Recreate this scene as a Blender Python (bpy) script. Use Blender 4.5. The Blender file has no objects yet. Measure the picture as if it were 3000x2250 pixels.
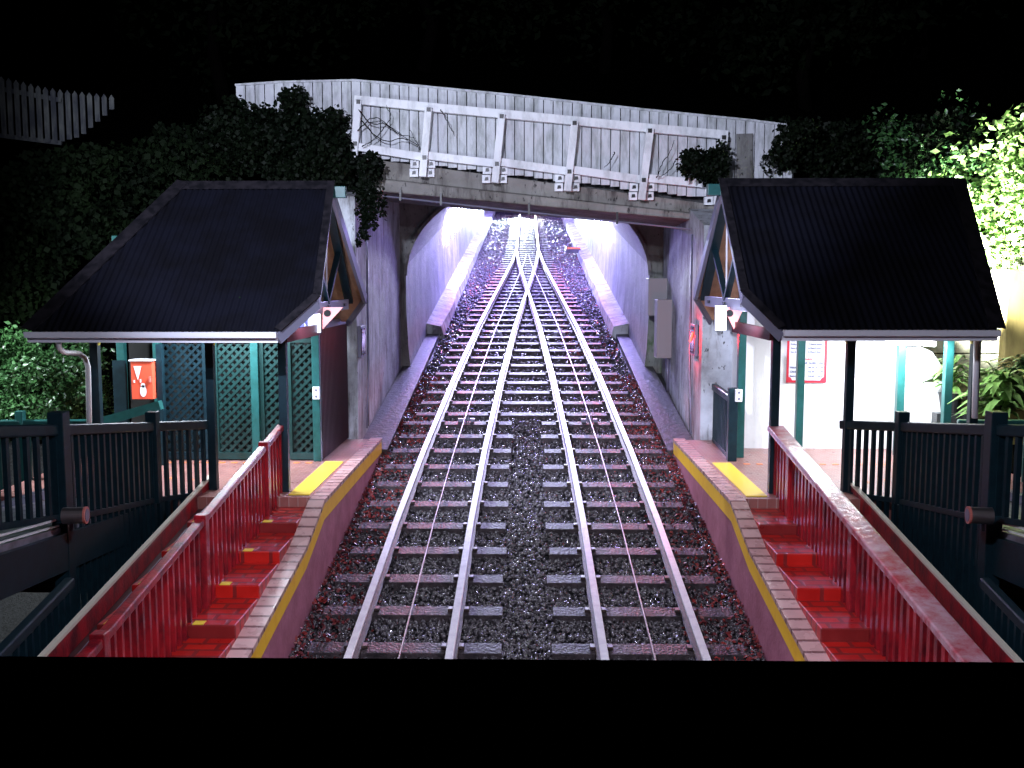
import bpy, math, random
import numpy as np
from mathutils import Vector, Matrix
R = math.radians
random.seed(7); rng = np.random.default_rng(7)
scene = bpy.context.scene
# ------------------------------------------------------------------ camera
F = 2900.0; PITCH = R(5.9); YAW = R(0.89); H0 = 5.03; T = 0.143     # track rises away from the camera with slope T
cam_d = bpy.data.cameras.new("camera"); cam_d.sensor_width = 36; cam_d.lens = 36*F/3000
cam_d.clip_start = 0.05; cam_d.clip_end = 2000
cam = bpy.data.objects.new("camera", cam_d); scene.collection.objects.link(cam); scene.camera = cam
cam.location = (0, 0, H0); cam.rotation_euler = (math.pi/2-PITCH, 0, YAW)
CR = cam.rotation_euler.to_matrix()
# ------------------------------------------------------------------ world (night)
world = bpy.data.worlds.new("World"); scene.world = world; world.use_nodes = True
bg = world.node_tree.nodes['Background']; bg.inputs[0].default_value = (0.25, 0.35, 0.8, 1); bg.inputs[1].default_value = 0.0018
scene.view_settings.view_transform = 'Standard'; scene.view_settings.look = 'None'
scene.view_settings.exposure = 0.0; scene.view_settings.gamma = 1
scene.cycles.max_bounces = 6; scene.cycles.diffuse_bounces = 3; scene.cycles.glossy_bounces = 3
scene.cycles.sample_clamp_indirect = 4; scene.cycles.use_denoising = True
COL = scene.collection
def ray(px, py):
    return CR @ Vector(((px-1500)/F, (1125-py)/F, -1))
O = Vector((0, 0, H0))
def W(px, py, Y):
    d = ray(px, py); return O + d*(Y/d.y)
def WX(px, py, X):
    d = ray(px, py); return O + d*(X/d.x)
def WP(px, py, a, b=0.0):                       # plane z = a + b*y
    d = ray(px, py); t = (a-H0)/(d.z-b*d.y); return O + d*t
# ------------------------------------------------------------------ lamps
def lamp(kind, name, loc, energy, color=(1, 1, 1), target=None, size=0.1, spot=60, blend=0.5, parent=None, size_y=None):
    d = bpy.data.lights.new(name, kind); d.energy = energy; d.color = color
    if kind == 'SPOT': d.spot_size = R(spot); d.spot_blend = blend; d.shadow_soft_size = size
    elif kind == 'POINT': d.shadow_soft_size = size
    elif kind == 'AREA':
        d.size = size
        if size_y: d.shape = 'RECTANGLE'; d.size_y = size_y
    o = bpy.data.objects.new(name, d); COL.objects.link(o); o.location = loc
    if target is not None:
        o.rotation_euler = (Vector(target)-Vector(loc)).to_track_quat('-Z', 'Y').to_euler()
    if parent: o.parent = parent; o.matrix_parent_inverse = parent.matrix_basis.inverted()
    return o
COOL = (0.80, 0.87, 1.0); VIOLET = (0.36, 0.28, 1.0); ICE = (0.78, 0.95, 1.0)
E = dict(bridge=6600, steps=1350, tubeR=100, tubeL=190, bush=9000, tunnel=620, crown=2600, head=26000)
# ------------------------------------------------------------------ materials
MATS = {}
def mat(name, color, rough=0.6, metal=0.0, emit=None, strength=0, spec=0.5, noise=None, bump=None, coat=0.0):
    """noise = (scale, colour2, lo, hi[, stretch_z]); bump = (scale, strength)"""
    m = bpy.data.materials.new(name); m.use_nodes = True; MATS[name] = m
    nt = m.node_tree; b = nt.nodes['Principled BSDF']
    b.inputs['Base Color'].default_value = (*color, 1); b.inputs['Roughness'].default_value = rough
    b.inputs['Metallic'].default_value = metal; b.inputs['Specular IOR Level'].default_value = spec
    b.inputs['Coat Weight'].default_value = coat
    if emit: b.inputs['Emission Color'].default_value = (*emit, 1); b.inputs['Emission Strength'].default_value = strength
    tc = nt.nodes.new('ShaderNodeTexCoord')
    if noise:
        mp = nt.nodes.new('ShaderNodeMapping'); nt.links.new(tc.outputs['Object'], mp.inputs[0])
        mp.inputs['Scale'].default_value = (1, 1, noise[4] if len(noise) > 4 else 1)
        n = nt.nodes.new('ShaderNodeTexNoise'); n.inputs['Scale'].default_value = noise[0]; n.inputs['Detail'].default_value = 8
        n.inputs['Roughness'].default_value = 0.65
        nt.links.new(mp.outputs[0], n.inputs['Vector'])
        cr = nt.nodes.new('ShaderNodeValToRGB'); cr.color_ramp.elements[0].position = noise[2]; cr.color_ramp.elements[1].position = noise[3]
        cr.color_ramp.elements[0].color = (*noise[1], 1); cr.color_ramp.elements[1].color = (*color, 1)
        nt.links.new(n.outputs[0], cr.inputs[0]); nt.links.new(cr.outputs[0], b.inputs['Base Color'])
    if bump:
        n2 = nt.nodes.new('ShaderNodeTexNoise'); n2.inputs['Scale'].default_value = bump[0]; n2.inputs['Detail'].default_value = 6
        nt.links.new(tc.outputs['Object'], n2.inputs['Vector'])
        bp = nt.nodes.new('ShaderNodeBump'); bp.inputs['Strength'].default_value = bump[1]; bp.inputs['Distance'].default_value = 0.02
        nt.links.new(n2.outputs[0], bp.inputs['Height']); nt.links.new(bp.outputs[0], b.inputs['Normal'])
    return m
def mat_brick(name, c1, c2, mortar, scale, rough=0.35, w=0.5, h=0.25):
    m = bpy.data.materials.new(name); m.use_nodes = True; MATS[name] = m
    nt = m.node_tree; b = nt.nodes['Principled BSDF']; b.inputs['Roughness'].default_value = rough
    tc = nt.nodes.new('ShaderNodeTexCoord'); br = nt.nodes.new('ShaderNodeTexBrick')
    nt.links.new(tc.outputs['Object'], br.inputs['Vector'])
    br.inputs['Color1'].default_value = (*c1, 1); br.inputs['Color2'].default_value = (*c2, 1); br.inputs['Mortar'].default_value = (*mortar, 1)
    br.inputs['Scale'].default_value = scale; br.inputs['Mortar Size'].default_value = 0.02
    br.inputs['Brick Width'].default_value = w; br.inputs['Row Height'].default_value = h
    n = nt.nodes.new('ShaderNodeTexNoise'); n.inputs['Scale'].default_value = 6; n.inputs['Detail'].default_value = 5
    nt.links.new(tc.outputs['Object'], n.inputs['Vector'])
    mx = nt.nodes.new('ShaderNodeMix'); mx.data_type = 'RGBA'; mx.blend_type = 'MULTIPLY'; mx.inputs['Factor'].default_value = 0.4
    nt.links.new(br.outputs['Color'], mx.inputs['A']); nt.links.new(n.outputs[0], mx.inputs['B'])
    nt.links.new(mx.outputs['Result'], b.inputs['Base Color'])
    rr = nt.nodes.new('ShaderNodeMapRange'); rr.inputs['To Min'].default_value = rough-0.15; rr.inputs['To Max'].default_value = rough+0.25
    nt.links.new(n.outputs[0], rr.inputs['Value']); nt.links.new(rr.outputs[0], b.inputs['Roughness'])
    bp = nt.nodes.new('ShaderNodeBump'); bp.inputs['Strength'].default_value = 0.4; bp.inputs['Distance'].default_value = 0.01; bp.invert = True
    nt.links.new(br.outputs['Fac'], bp.inputs['Height']); nt.links.new(bp.outputs[0], b.inputs['Normal'])
    return m
def mat_concrete(name, base, dark, stain, moss=None, rough=0.7):
    """concrete with vertical run-off streaks, blotches and fine pitting"""
    m = bpy.data.materials.new(name); m.use_nodes = True; MATS[name] = m
    nt = m.node_tree; b = nt.nodes['Principled BSDF']; b.inputs['Roughness'].default_value = rough
    tc = nt.nodes.new('ShaderNodeTexCoord')
    def nz(scale, sc=(1, 1, 1), det=8, ro=0.6):
        mp = nt.nodes.new('ShaderNodeMapping'); nt.links.new(tc.outputs['Object'], mp.inputs[0]); mp.inputs['Scale'].default_value = sc
        n = nt.nodes.new('ShaderNodeTexNoise'); n.inputs['Scale'].default_value = scale; n.inputs['Detail'].default_value = det
        n.inputs['Roughness'].default_value = ro; nt.links.new(mp.outputs[0], n.inputs['Vector']); return n
    def ramp(n, lo, hi, c0=(0, 0, 0), c1=(1, 1, 1)):
        r = nt.nodes.new('ShaderNodeValToRGB'); e = r.color_ramp.elements; e[0].position = lo; e[1].position = hi
        e[0].color = (*c0, 1); e[1].color = (*c1, 1); nt.links.new(n.outputs[0], r.inputs[0]); return r
    def mix(fac, a, bb):
        x = nt.nodes.new('ShaderNodeMix'); x.data_type = 'RGBA'; nt.links.new(fac.outputs[0], x.inputs['Factor'])
        if hasattr(a, 'outputs'):
            nt.links.new(a.outputs['Result'] if 'Result' in a.outputs else a.outputs[0], x.inputs['A'])
        else: x.inputs['A'].default_value = (*a, 1)
        x.inputs['B'].default_value = (*bb, 1); return x
    c = ramp(nz(1.3), 0.35, 0.65, dark, base)
    s = mix(ramp(nz(2.6, (1.5, 1.5, 0.30), 10, .72), 0.50, 0.66), c, stain)
    s = mix(ramp(nz(14, (1, 1, 0.5), 4, .5), 0.64, 0.70), s, tuple(v*0.25 for v in stain))
    if moss: s = mix(ramp(nz(2.2, (1, 1, 0.6)), 0.5, 0.62), s, moss)
    nt.links.new(s.outputs['Result'], b.inputs['Base Color'])
    bp = nt.nodes.new('ShaderNodeBump'); bp.inputs['Strength'].default_value = 0.5; bp.inputs['Distance'].default_value = 0.03
    nt.links.new(nz(9).outputs[0], bp.inputs['Height']); nt.links.new(bp.outputs[0], b.inputs['Normal'])
    return m
mat('rail_steel', (0.97, 0.98, 1.0), 0.30, 0.55, noise=(9, (0.8, 0.8, 0.85), 0.3, 0.6))
_m = MATS['rail_steel']; _b = _m.node_tree.nodes['Principled BSDF']; _b.inputs['Roughness'].default_value = 0.45; _b.inputs['Anisotropic'].default_value = 0.9
_c = _m.node_tree.nodes.new('ShaderNodeCombineXYZ'); _c.inputs[0].default_value = 1.0; _m.node_tree.links.new(_c.outputs[0], _b.inputs['Tangent'])   # lengthwise wheel scratches spread light sideways
mat('rail_side', (0.09, 0.06, 0.05), 0.5, 0.3, noise=(12, (0.03, 0.02, 0.02), 0.4, 0.6))
mat('sleeper', (0.065, 0.050, 0.055), 0.55, noise=(7, (0.020, 0.017, 0.019), 0.35, 0.65), bump=(30, 0.8), spec=.2)
mat('ballast_base', (0.05, 0.05, 0.055), 0.5, noise=(30, (0.012, 0.012, 0.014), 0.4, 0.6), bump=(45, 1.0))
mat('stone', (0.15, 0.135, 0.15), 0.24, noise=(22, (0.014, 0.012, 0.015), 0.42, 0.64))
mat('leaf_dead', (0.30, 0.035, 0.03), 0.5, noise=(2, (0.10, 0.015, 0.02), .4, .6))  # dead leaf colour pushed redder to tint the ballast like the car streak
mat_concrete('wall_concrete', (0.62, 0.66, 0.72), (0.22, 0.22, 0.24), (0.07, 0.06, 0.05))
mat_concrete('portal_concrete', (0.22, 0.22, 0.21), (0.13, 0.13, 0.13), (0.05, 0.045, 0.04))
mat_concrete('moss_concrete', (0.25, 0.27, 0.24), (0.14, 0.15, 0.13), (0.06, 0.06, 0.05), moss=(0.05, 0.12, 0.03))
mat_concrete('beam_concrete', (0.30, 0.29, 0.27), (0.17, 0.16, 0.14), (0.06, 0.05, 0.045))
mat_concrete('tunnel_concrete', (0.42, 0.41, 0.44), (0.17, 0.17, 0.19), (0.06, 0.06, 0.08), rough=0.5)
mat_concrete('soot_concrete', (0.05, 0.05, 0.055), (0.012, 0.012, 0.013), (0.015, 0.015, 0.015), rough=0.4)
mat('white_paint', (0.85, 0.87, 0.90), 0.5, noise=(4, (0.50, 0.52, 0.53), 0.30, 0.52, 0.4), bump=(20, .15))
mat('plank_paint', (0.60, 0.62, 0.66), 0.55, noise=(7, (0.30, 0.32, 0.32), 0.33, 0.55, 0.25), bump=(30, .25))
mat('picket_paint', (0.035, 0.04, 0.05), 0.6, noise=(7, (0.12, 0.13, 0.12), 0.35, 0.6, 0.3))
mat('black_gap', (0.01, 0.01, 0.01), 0.9)
mat('roof_iron', (0.0055, 0.006, 0.011), 0.5, 0.0, noise=(1.5, (0.004, 0.004, 0.006), 0.4, 0.6), spec=0.15)
mat('cap_iron', (0.018, 0.016, 0.020), 0.5, noise=(8, (0.006, 0.006, 0.008), 0.4, 0.6), spec=.2)
mat('gutter_paint', (0.80, 0.81, 0.90), 0.4)
mat('green_paint', (0.006, 0.024, 0.034), 0.45, noise=(10, (0.004, 0.015, 0.022), 0.35, 0.6), spec=.3)
mat('teal_paint', (0.016, 0.095, 0.092), 0.35, noise=(10, (0.012, 0.07, 0.065), 0.35, 0.6))
mat('car_streak_red', (0.42, 0.014, 0.024), 0.36, noise=(6, (0.10, 0.008, 0.014), 0.36, 0.60, .5), coat=0.2, bump=(40, .2))  # red light streak of the moving car put into the colour
mat_brick('steps_streak_red', (0.66, 0.018, 0.012), (0.50, 0.012, 0.010), (0.26, 0.02, 0.02), 1.0, 0.30, 0.30, 0.15)  # brick red deepened with the moving car's red streak
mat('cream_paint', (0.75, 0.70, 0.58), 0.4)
mat('dark_board', (0.05, 0.012, 0.015), 0.4)
mat('mauve_wall', (0.46, 0.17, 0.25), 0.6, noise=(3, (0.32, 0.10, 0.15), 0.35, 0.65), bump=(20, .2))
mat('yellow_paint', (1.0, 0.60, 0.03), 0.45, noise=(5, (0.90, 0.48, 0.02), 0.3, 0.5))
mat('yellow_tactile', (0.90, 0.70, 0.06), 0.35)
mat('orange_paver', (0.75, 0.22, 0.06), 0.4)
mat_brick('paver', (0.42, 0.18, 0.15), (0.32, 0.12, 0.11), (0.50, 0.36, 0.34), 4.5, 0.30)
mat('sheen_rail', (0.62, 0.36, 0.42), 0.22, noise=(4, (0.50, 0.06, 0.08), .38, .60), bump=(14, .25), coat=.5)  # wet white sheen and red car streak put into the handrail colour
mat('lattice_paint', (0.008, 0.040, 0.038), 0.4, noise=(10, (0.006, 0.03, 0.028), .35, .6))
mat_brick('coping', (0.80, 0.52, 0.50), (0.66, 0.38, 0.37), (0.25, 0.12, 0.12), 1.0, 0.24, 2.0, 0.20)
mat('timber_lining', (0.42, 0.24, 0.15), 0.5, noise=(3, (0.25, 0.13, 0.08), 0.35, 0.6))
mat('bracket_red', (0.55, 0.16, 0.13), 0.5)
mat('yellow_bracket', (0.55, 0.50, 0.06), 0.5)
mat('grey_steel', (0.20, 0.20, 0.28), 0.4, 0.3)
mat('tie_steel', (0.30, 0.30, 0.42), 0.45)
mat('bolt', (0.03, 0.03, 0.03), 0.4, 0.5)
mat('chrome', (0.6, 0.52, 0.52), 0.38, 1.0)
mat('black_hole', (0.004, 0.004, 0.004), 0.9)
mat('corrugated', (0.06, 0.035, 0.045), 0.3, 0.5)
mat('plaster', (0.80, 0.80, 0.82), 0.7, noise=(2, (0.70, 0.70, 0.73), 0.3, 0.6), bump=(8, .15))
mat('boardwalk', (0.22, 0.21, 0.26), 0.3, noise=(5, (0.10, 0.10, 0.12), 0.35, 0.6))
mat('cabinet_grey', (0.28, 0.27, 0.28), 0.45)
mat('cabinet_red', (0.80, 0.10, 0.05), 0.4)
mat('ink_red', (0.65, 0.02, 0.05), 0.5)
mat('ink_blue', (0.08, 0.07, 0.25), 0.5)
mat('sign_blue', (0.16, 0.17, 0.62), 0.4)
mat('white_sign', (0.85, 0.85, 0.90), 0.4)
mat('glass_dark', (0.01, 0.008, 0.015), 0.08, spec=0.8)
mat('lamp_white', (1, 1, 1), 0.4, emit=(0.92, 0.96, 1.0), strength=9)
mat('lamp_led', (1, 1, 1), 0.4, emit=(0.80, 0.78, 1.0), strength=80)
mat('lamp_head', (1, 1, 1), 0.4, emit=(0.92, 0.97, 1.0), strength=60)
mat('lamp_red', (0.4, 0, 0), 0.4, emit=(1.0, 0.03, 0.02), strength=14)
mat('car_red', (0.55, 0.015, 0.02), 0.25, coat=0.6)
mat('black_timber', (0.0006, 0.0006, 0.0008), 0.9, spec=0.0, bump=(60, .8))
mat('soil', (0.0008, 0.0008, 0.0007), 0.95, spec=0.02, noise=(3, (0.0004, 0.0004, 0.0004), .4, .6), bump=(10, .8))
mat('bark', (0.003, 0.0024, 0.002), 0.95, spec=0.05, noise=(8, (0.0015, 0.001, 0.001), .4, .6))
mat('leaf_green', (0.05, 0.13, 0.04), 0.35, noise=(1.2, (0.02, 0.06, 0.02), .35, .65))
mat('leaf_bright', (0.22, 0.36, 0.12), 0.35, noise=(1.2, (0.08, 0.17, 0.03), .35, .65))
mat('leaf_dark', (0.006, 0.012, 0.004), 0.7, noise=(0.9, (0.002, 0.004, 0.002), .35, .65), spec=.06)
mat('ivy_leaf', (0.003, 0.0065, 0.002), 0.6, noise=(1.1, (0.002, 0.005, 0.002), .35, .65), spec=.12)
mat('yellow_timber', (0.55, 0.42, 0.16), 0.7, noise=(5, (0.35, 0.25, 0.10), .35, .6, .3))
mat('grey_timber', (0.40, 0.38, 0.33), 0.8, noise=(4, (0.12, 0.13, 0.09), .38, .6))
mat('pot_black', (0.02, 0.02, 0.022), 0.5)
mat('orange_paint', (0.8, 0.2, 0.04), 0.5)
# ------------------------------------------------------------------ mesh helpers
class MB:
    def __init__(s): s.v = []; s.f = []; s.m = []
    def add(s, vs, fs, mi=0):
        n = len(s.v); s.v += [tuple(v) for v in vs]; s.f += [tuple(i+n for i in f) for f in fs]; s.m += [mi]*len(fs)
    def box(s, x0, x1, y0, y1, z0, z1, mi=0):
        s.add([(x0,y0,z0),(x1,y0,z0),(x1,y1,z0),(x0,y1,z0),(x0,y0,z1),(x1,y0,z1),(x1,y1,z1),(x0,y1,z1)],
              [(0,3,2,1),(4,5,6,7),(0,1,5,4),(1,2,6,5),(2,3,7,6),(3,0,4,7)], mi)
    def hexa(s, b, t, mi=0):                    # 4 bottom + 4 top points
        s.add(list(b)+list(t), [(0,3,2,1),(4,5,6,7),(0,1,5,4),(1,2,6,5),(2,3,7,6),(3,0,4,7)], mi)
    def bar(s, a, b, w, h, up=(0, 0, 1), mi=0):  # rectangular bar from a to b; w sideways, h along up
        a = Vector(a); b = Vector(b); d = (b-a).normalized(); u = Vector(up)
        side = d.cross(u)
        if side.length < 1e-4: side = d.cross(Vector((0, 1, 0)))
        side.normalize(); u = side.cross(d).normalized()
        p = lambda c, i, j: c+side*(i*w/2)+u*(j*h/2)
        s.hexa([p(a,-1,-1),p(a,1,-1),p(b,1,-1),p(b,-1,-1)], [p(a,-1,1),p(a,1,1),p(b,1,1),p(b,-1,1)], mi)
    def tube(s, pts, r, n=8, mi=0):
        pts = [Vector(p) for p in pts]; base = len(s.v); rs = r if isinstance(r, (list, tuple)) else [r]*len(pts)
        prev = None
        for i, p in enumerate(pts):
            d = (pts[min(i+1, len(pts)-1)]-pts[max(i-1, 0)]).normalized()
            if prev is None:
                a = Vector((0, 0, 1)) if abs(d.z) < .9 else Vector((1, 0, 0)); u = d.cross(a).normalized()
            else: u = (prev-d*prev.dot(d)).normalized()
            prev = u; v = d.cross(u)
            for k in range(n):
                t = 2*math.pi*k/n; s.v.append(tuple(p+(u*math.cos(t)+v*math.sin(t))*rs[i]))
        for i in range(len(pts)-1):
            for k in range(n):
                a = base+i*n+k; b = base+i*n+(k+1) % n; s.f.append((a, b, b+n, a+n)); s.m.append(mi)
        s.f.append(tuple(base+k for k in range(n))[::-1]); s.m.append(mi)
        e = base+(len(pts)-1)*n; s.f.append(tuple(e+k for k in range(n))); s.m.append(mi)
    def prism(s, poly, off, mi=0):              # polygon (3d points) extruded by vector off
        n = len(poly); off = Vector(off); a = [Vector(p) for p in poly]
        s.add(a+[p+off for p in a], [tuple(range(n))[::-1], tuple(range(n, 2*n))]+[(i, (i+1) % n, (i+1) % n+n, i+n) for i in range(n)], mi)
    def build(s, name, mats, parent=None, smooth=False):
        me = bpy.data.meshes.new(name); me.from_pydata(s.v, [], s.f)
        if not isinstance(mats, (list, tuple)): mats = [mats]
        for m in mats: me.materials.append(MATS[m])
        if len(mats) > 1: me.polygons.foreach_set('material_index', s.m)
        if smooth: me.polygons.foreach_set('use_smooth', [True]*len(s.f))
        me.update(); o = bpy.data.objects.new(name, me); COL.objects.link(o)
        if parent:
            o.parent = parent; o.matrix_parent_inverse = parent.matrix_basis.inverted()
        return o
def tag(o, label, cat, group=None, kind=None):
    if label: o['label'] = label
    if cat: o['category'] = cat
    if group: o['group'] = group
    if kind: o['kind'] = kind
    return o
def thing(name, label, cat, loc=(0, 0, 0), group=None):
    o = bpy.data.objects.new(name, None); COL.objects.link(o); o.location = loc; o.empty_display_size = .2
    return tag(o, label, cat, group)
def struct(o): o['kind'] = 'structure'; return o
def bev(o, w=0.006, seg=2):
    m = o.modifiers.new('bevel', 'BEVEL'); m.width = w; m.segments = seg; m.limit_method = 'ANGLE'; return o
def arr_mesh(name, V, Fq, m, parent=None, smooth=False):
    me = bpy.data.meshes.new(name); nf, k = Fq.shape
    me.vertices.add(len(V)); me.vertices.foreach_set('co', V.astype(np.float32).ravel())
    me.loops.add(nf*k); me.loops.foreach_set('vertex_index', Fq.astype(np.int32).ravel())
    me.polygons.add(nf); me.polygons.foreach_set('loop_start', np.arange(0, nf*k, k, dtype=np.int32))
    me.polygons.foreach_set('loop_total', np.full(nf, k, dtype=np.int32))
    if smooth: me.polygons.foreach_set('use_smooth', np.ones(nf, dtype=bool))
    me.materials.append(MATS[m]); me.update(calc_edges=True); me.validate()
    o = bpy.data.objects.new(name, me); COL.objects.link(o)
    if parent: o.parent = parent; o.matrix_parent_inverse = parent.matrix_basis.inverted()
    return o
def leaves(name, P, size, m, parent=None, aspect=0.55, droop=0.3):
    """folded pointed leaves (two quads each) at the points P"""
    n = len(P); a = rng.uniform(0, 2*np.pi, n); el = rng.normal(-droop, 0.5, n)
    d = np.stack([np.cos(a)*np.cos(el), np.sin(a)*np.cos(el), np.sin(el)], 1)
    r = rng.normal(size=(n, 3)); u = np.cross(d, r); u /= np.linalg.norm(u, axis=1)[:, None]+1e-9
    w = np.cross(d, u); L = (size*rng.uniform(0.6, 1.3, n))[:, None]
    b = P; t = P+d*L; mL = P+d*L*.45; s1 = mL+u*L*aspect*.5-w*L*.1; s2 = mL-u*L*aspect*.5-w*L*.1
    V = np.stack([b, s1, t, mL, s2], 1).reshape(-1, 3); k = np.arange(n)[:, None]*5
    Fq = np.concatenate([k+np.array([[0, 1, 2, 3]]), k+np.array([[0, 3, 2, 4]])])
    return arr_mesh(name, V, Fq, m, parent)
def blob(c, r, n, hollow=0.55):
    c = np.array(c, float); r = np.array(r, float)
    d = rng.normal(size=(n, 3)); d /= np.linalg.norm(d, axis=1)[:, None]
    rad = rng.uniform(hollow**3, 1, n)**(1/3)
    lump = 1+0.18*np.sin(d[:, 0]*5+c[0])*np.cos(d[:, 2]*6+c[1])+0.12*np.sin(d[:, 1]*11)
    return c+d*r*(rad*lump)[:, None]
def clumps(c, r, k, n, cr=0.35):
    """crown made of k clumps of n leaves, so it has gaps"""
    cs = blob(c, r, k, 0.3); rm = min(r)*cr
    return np.concatenate([blob(q, (rm*random.uniform(.7, 1.3),)*3, n, .2) for q in cs])
def tree(name, label, c, r, base, k, n, size, m, group=None, cat='tree'):
    t = thing(name, label, cat, base, group)
    mb = MB(); b = Vector(base); top = Vector(c)
    pts = [b+(top-b)*q+Vector((random.uniform(-.1, .1), random.uniform(-.1, .1), 0))*(1 if 0 < q < 1 else 0)*min(r) for q in (0, .3, .6, 1)]
    rb = 0.05*max(r)+.02
    mb.tube(pts, [rb, rb*.8, rb*.55, rb*.25], 8)
    mb.build('trunk', 'bark', t, True)
    for i in range(5):
        a = i*1.3+random.random(); p0 = b+(top-b)*random.uniform(.45, .8)
        e = Vector((c[0]+math.cos(a)*r[0]*.7, c[1]+math.sin(a)*r[1]*.7, c[2]+random.uniform(-.3, .6)*r[2]))
        lm = MB(); lm.tube([p0, (p0+e)/2+Vector((0, 0, .08*r[2])), e], [rb*.45, rb*.3, rb*.1], 6); lm.build('limb', 'bark', t, True)
    leaves('crown', clumps(c, r, k, n), size, m, t)
    return t
def text(body, size, m, origin, xdir, parent, name, align='LEFT', up=(0, 0, 1), depth=0.002):
    cu = bpy.data.curves.new(name, 'FONT'); cu.body = body; cu.size = size; cu.extrude = depth; cu.align_x = align; cu.offset = size*0.012
    tmp = bpy.data.objects.new(name, cu); COL.objects.link(tmp)
    bpy.context.view_layer.update()
    me = bpy.data.meshes.new_from_object(tmp.evaluated_get(bpy.context.evaluated_depsgraph_get()))
    bpy.data.objects.remove(tmp)
    x = Vector(xdir).normalized(); z = Vector(up).normalized(); nrm = x.cross(z)
    me.transform(Matrix.Translation(origin) @ Matrix((x, z, nrm)).transposed().to_4x4())
    me.materials.clear(); me.materials.append(MATS[m])
    o = bpy.data.objects.new(name, me); COL.objects.link(o)
    if parent: o.parent = parent; o.matrix_parent_inverse = parent.matrix_basis.inverted()
    return o
def disc(mb, c, nrm, r, th, n=24, mi=0):
    c = Vector(c); nrm = Vector(nrm).normalized(); mb.tube([c-nrm*th/2, c+nrm*th/2], r, n, mi)
# ================================================================== SETTING: ground
PY = 22.5                                       # portal depth
g = MB(); N = 60
def gz(x, y):
    ax = abs(x)
    if ax < 3.0: return T*y-.26
    if y < 15: return T*y-.26-min(3, (ax-3)*.9)*(1 if ax > 4.4 else 0)-(.0)
    return T*y-.26
xs = [-400,-150,-60,-30,-18,-12,-9,-7,-5.6,-4.6,-3.4,-2.9,-1.5,0,1.5,2.9,3.4,4.6,5.6,7,9,12,18,30,60,150,400]
ys = [-400,-100,-30,-10,0,4,8,11,14,17,20,24,30,40,60,90,130,200,400]
vs = []; 
for y in ys:
    for x in xs:
        z = gz(x, y if y > -10 else -10) if y < 200 else T*200
        vs.append((x, y, z))
nx = len(xs); fs = [(j*nx+i, j*nx+i+1, (j+1)*nx+i+1, (j+1)*nx+i) for j in range(len(ys)-1) for i in range(nx-1)]
g.add(vs, fs); struct(g.build('ground', 'ballast_base'))
# hillside above the tunnel and to both sides of the cutting
h = MB()
def hz(x, y):
    base = 7.3+max(0, y-PY)*.42+.25*math.sin(x*1.3+y*.7)
    if y < PY: base = 7.3-(PY-y)*.9
    return base-.035*abs(x)*(1 if y < 30 else 0)
for sgn in (-1, 0, 1):
    X = [sgn*q for q in (3.25, 4, 5, 6.5, 9, 13, 20, 35, 80, 200)] if sgn else [-3.25, -1.6, 0, 1.6, 3.25]
    Y = [17.2, 18.5, 20, 21.5, PY+.25, 24, 27, 32, 40, 60, 90, 140, 220] if sgn else [PY+.25, 24, 27, 32, 40, 60, 90, 140, 220]
    if sgn < 0: X = X[::-1]
    V = [(x, y, hz(x, y)+ (max(0, 7.9-hz(x,y)) if (sgn == 0 and y < 24) else 0)) for y in Y for x in X]; n = len(X)
    h.add(V, [(j*n+i, j*n+i+1, (j+1)*n+i+1, (j+1)*n+i) for j in range(len(Y)-1) for i in range(n-1)])
struct(h.build('hillside', 'soil', smooth=True))
# ballast stones, one mass
def ico():
    t = (1+5**.5)/2
    v = np.array([(-1,t,0),(1,t,0),(-1,-t,0),(1,-t,0),(0,-1,t),(0,1,t),(0,-1,-t),(0,1,-t),(t,0,-1),(t,0,1),(-t,0,-1),(-t,0,1)], float)
    f = np.array([(0,11,5),(0,5,1),(0,1,7),(0,7,10),(0,10,11),(1,5,9),(5,11,4),(11,10,2),(10,7,6),(7,1,8),(3,9,4),(3,4,2),(3,2,6),(3,6,8),(3,8,9),(4,9,5),(2,4,11),(6,2,10),(8,6,7),(9,8,1)])
    return v/np.linalg.norm(v[0]), f
iv, iff = ico()
def stones(n, x0, x1, y0, y1, size):
    P = np.stack([rng.uniform(x0, x1, n), rng.uniform(y0, y1, n), np.zeros(n)], 1)
    P[:, 2] = T*P[:, 1]-.235+rng.uniform(-.012, .035, n)
    S = size*rng.uniform(.55, 1.35, (n, 1, 1))*rng.uniform(.55, 1.2, (n, 1, 3))
    V = iv[None]*(1+rng.uniform(-.28, .28, (n, 12, 1)))*S
    a = rng.uniform(0, 6.28, n); b = rng.uniform(-.9, .9, n)
    ca, sa, cb, sb = np.cos(a)[:, None], np.sin(a)[:, None], np.cos(b)[:, None], np.sin(b)[:, None]
    x, y, z = V[..., 0], V[..., 1], V[..., 2]
    y, z = y*cb-z*sb, y*sb+z*cb; x, y = x*ca-y*sa, x*sa+y*ca
    V = np.stack([x, y, z], 2)+P[:, None]
    return V.reshape(-1, 3), n
A = [stones(30000, -2.45, 2.45, 6.4, 13.5, .030), stones(19000, -2.7, 2.7, 13.5, 22, .036), stones(14000, -2.3, 2.3, 22, 46, .046), stones(7000, -2.25, 2.25, 46, 80, .07)]
V = np.concatenate([a[0] for a in A]); n = sum(a[1] for a in A)
bo = arr_mesh('ballast', V, (iff[None]+np.arange(n)[:, None, None]*12).reshape(-1, 3), 'stone')
tag(bo, 'loose dark wet ballast stones between the rails and sleepers', 'ballast', kind='stuff')
n = 2600; P = np.stack([rng.uniform(.9, 2.3, n)*rng.choice([-1, 1], n, p=[.35, .65]), 24+rng.uniform(0, 1, n)**1.3*30, np.zeros(n)], 1)
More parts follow.
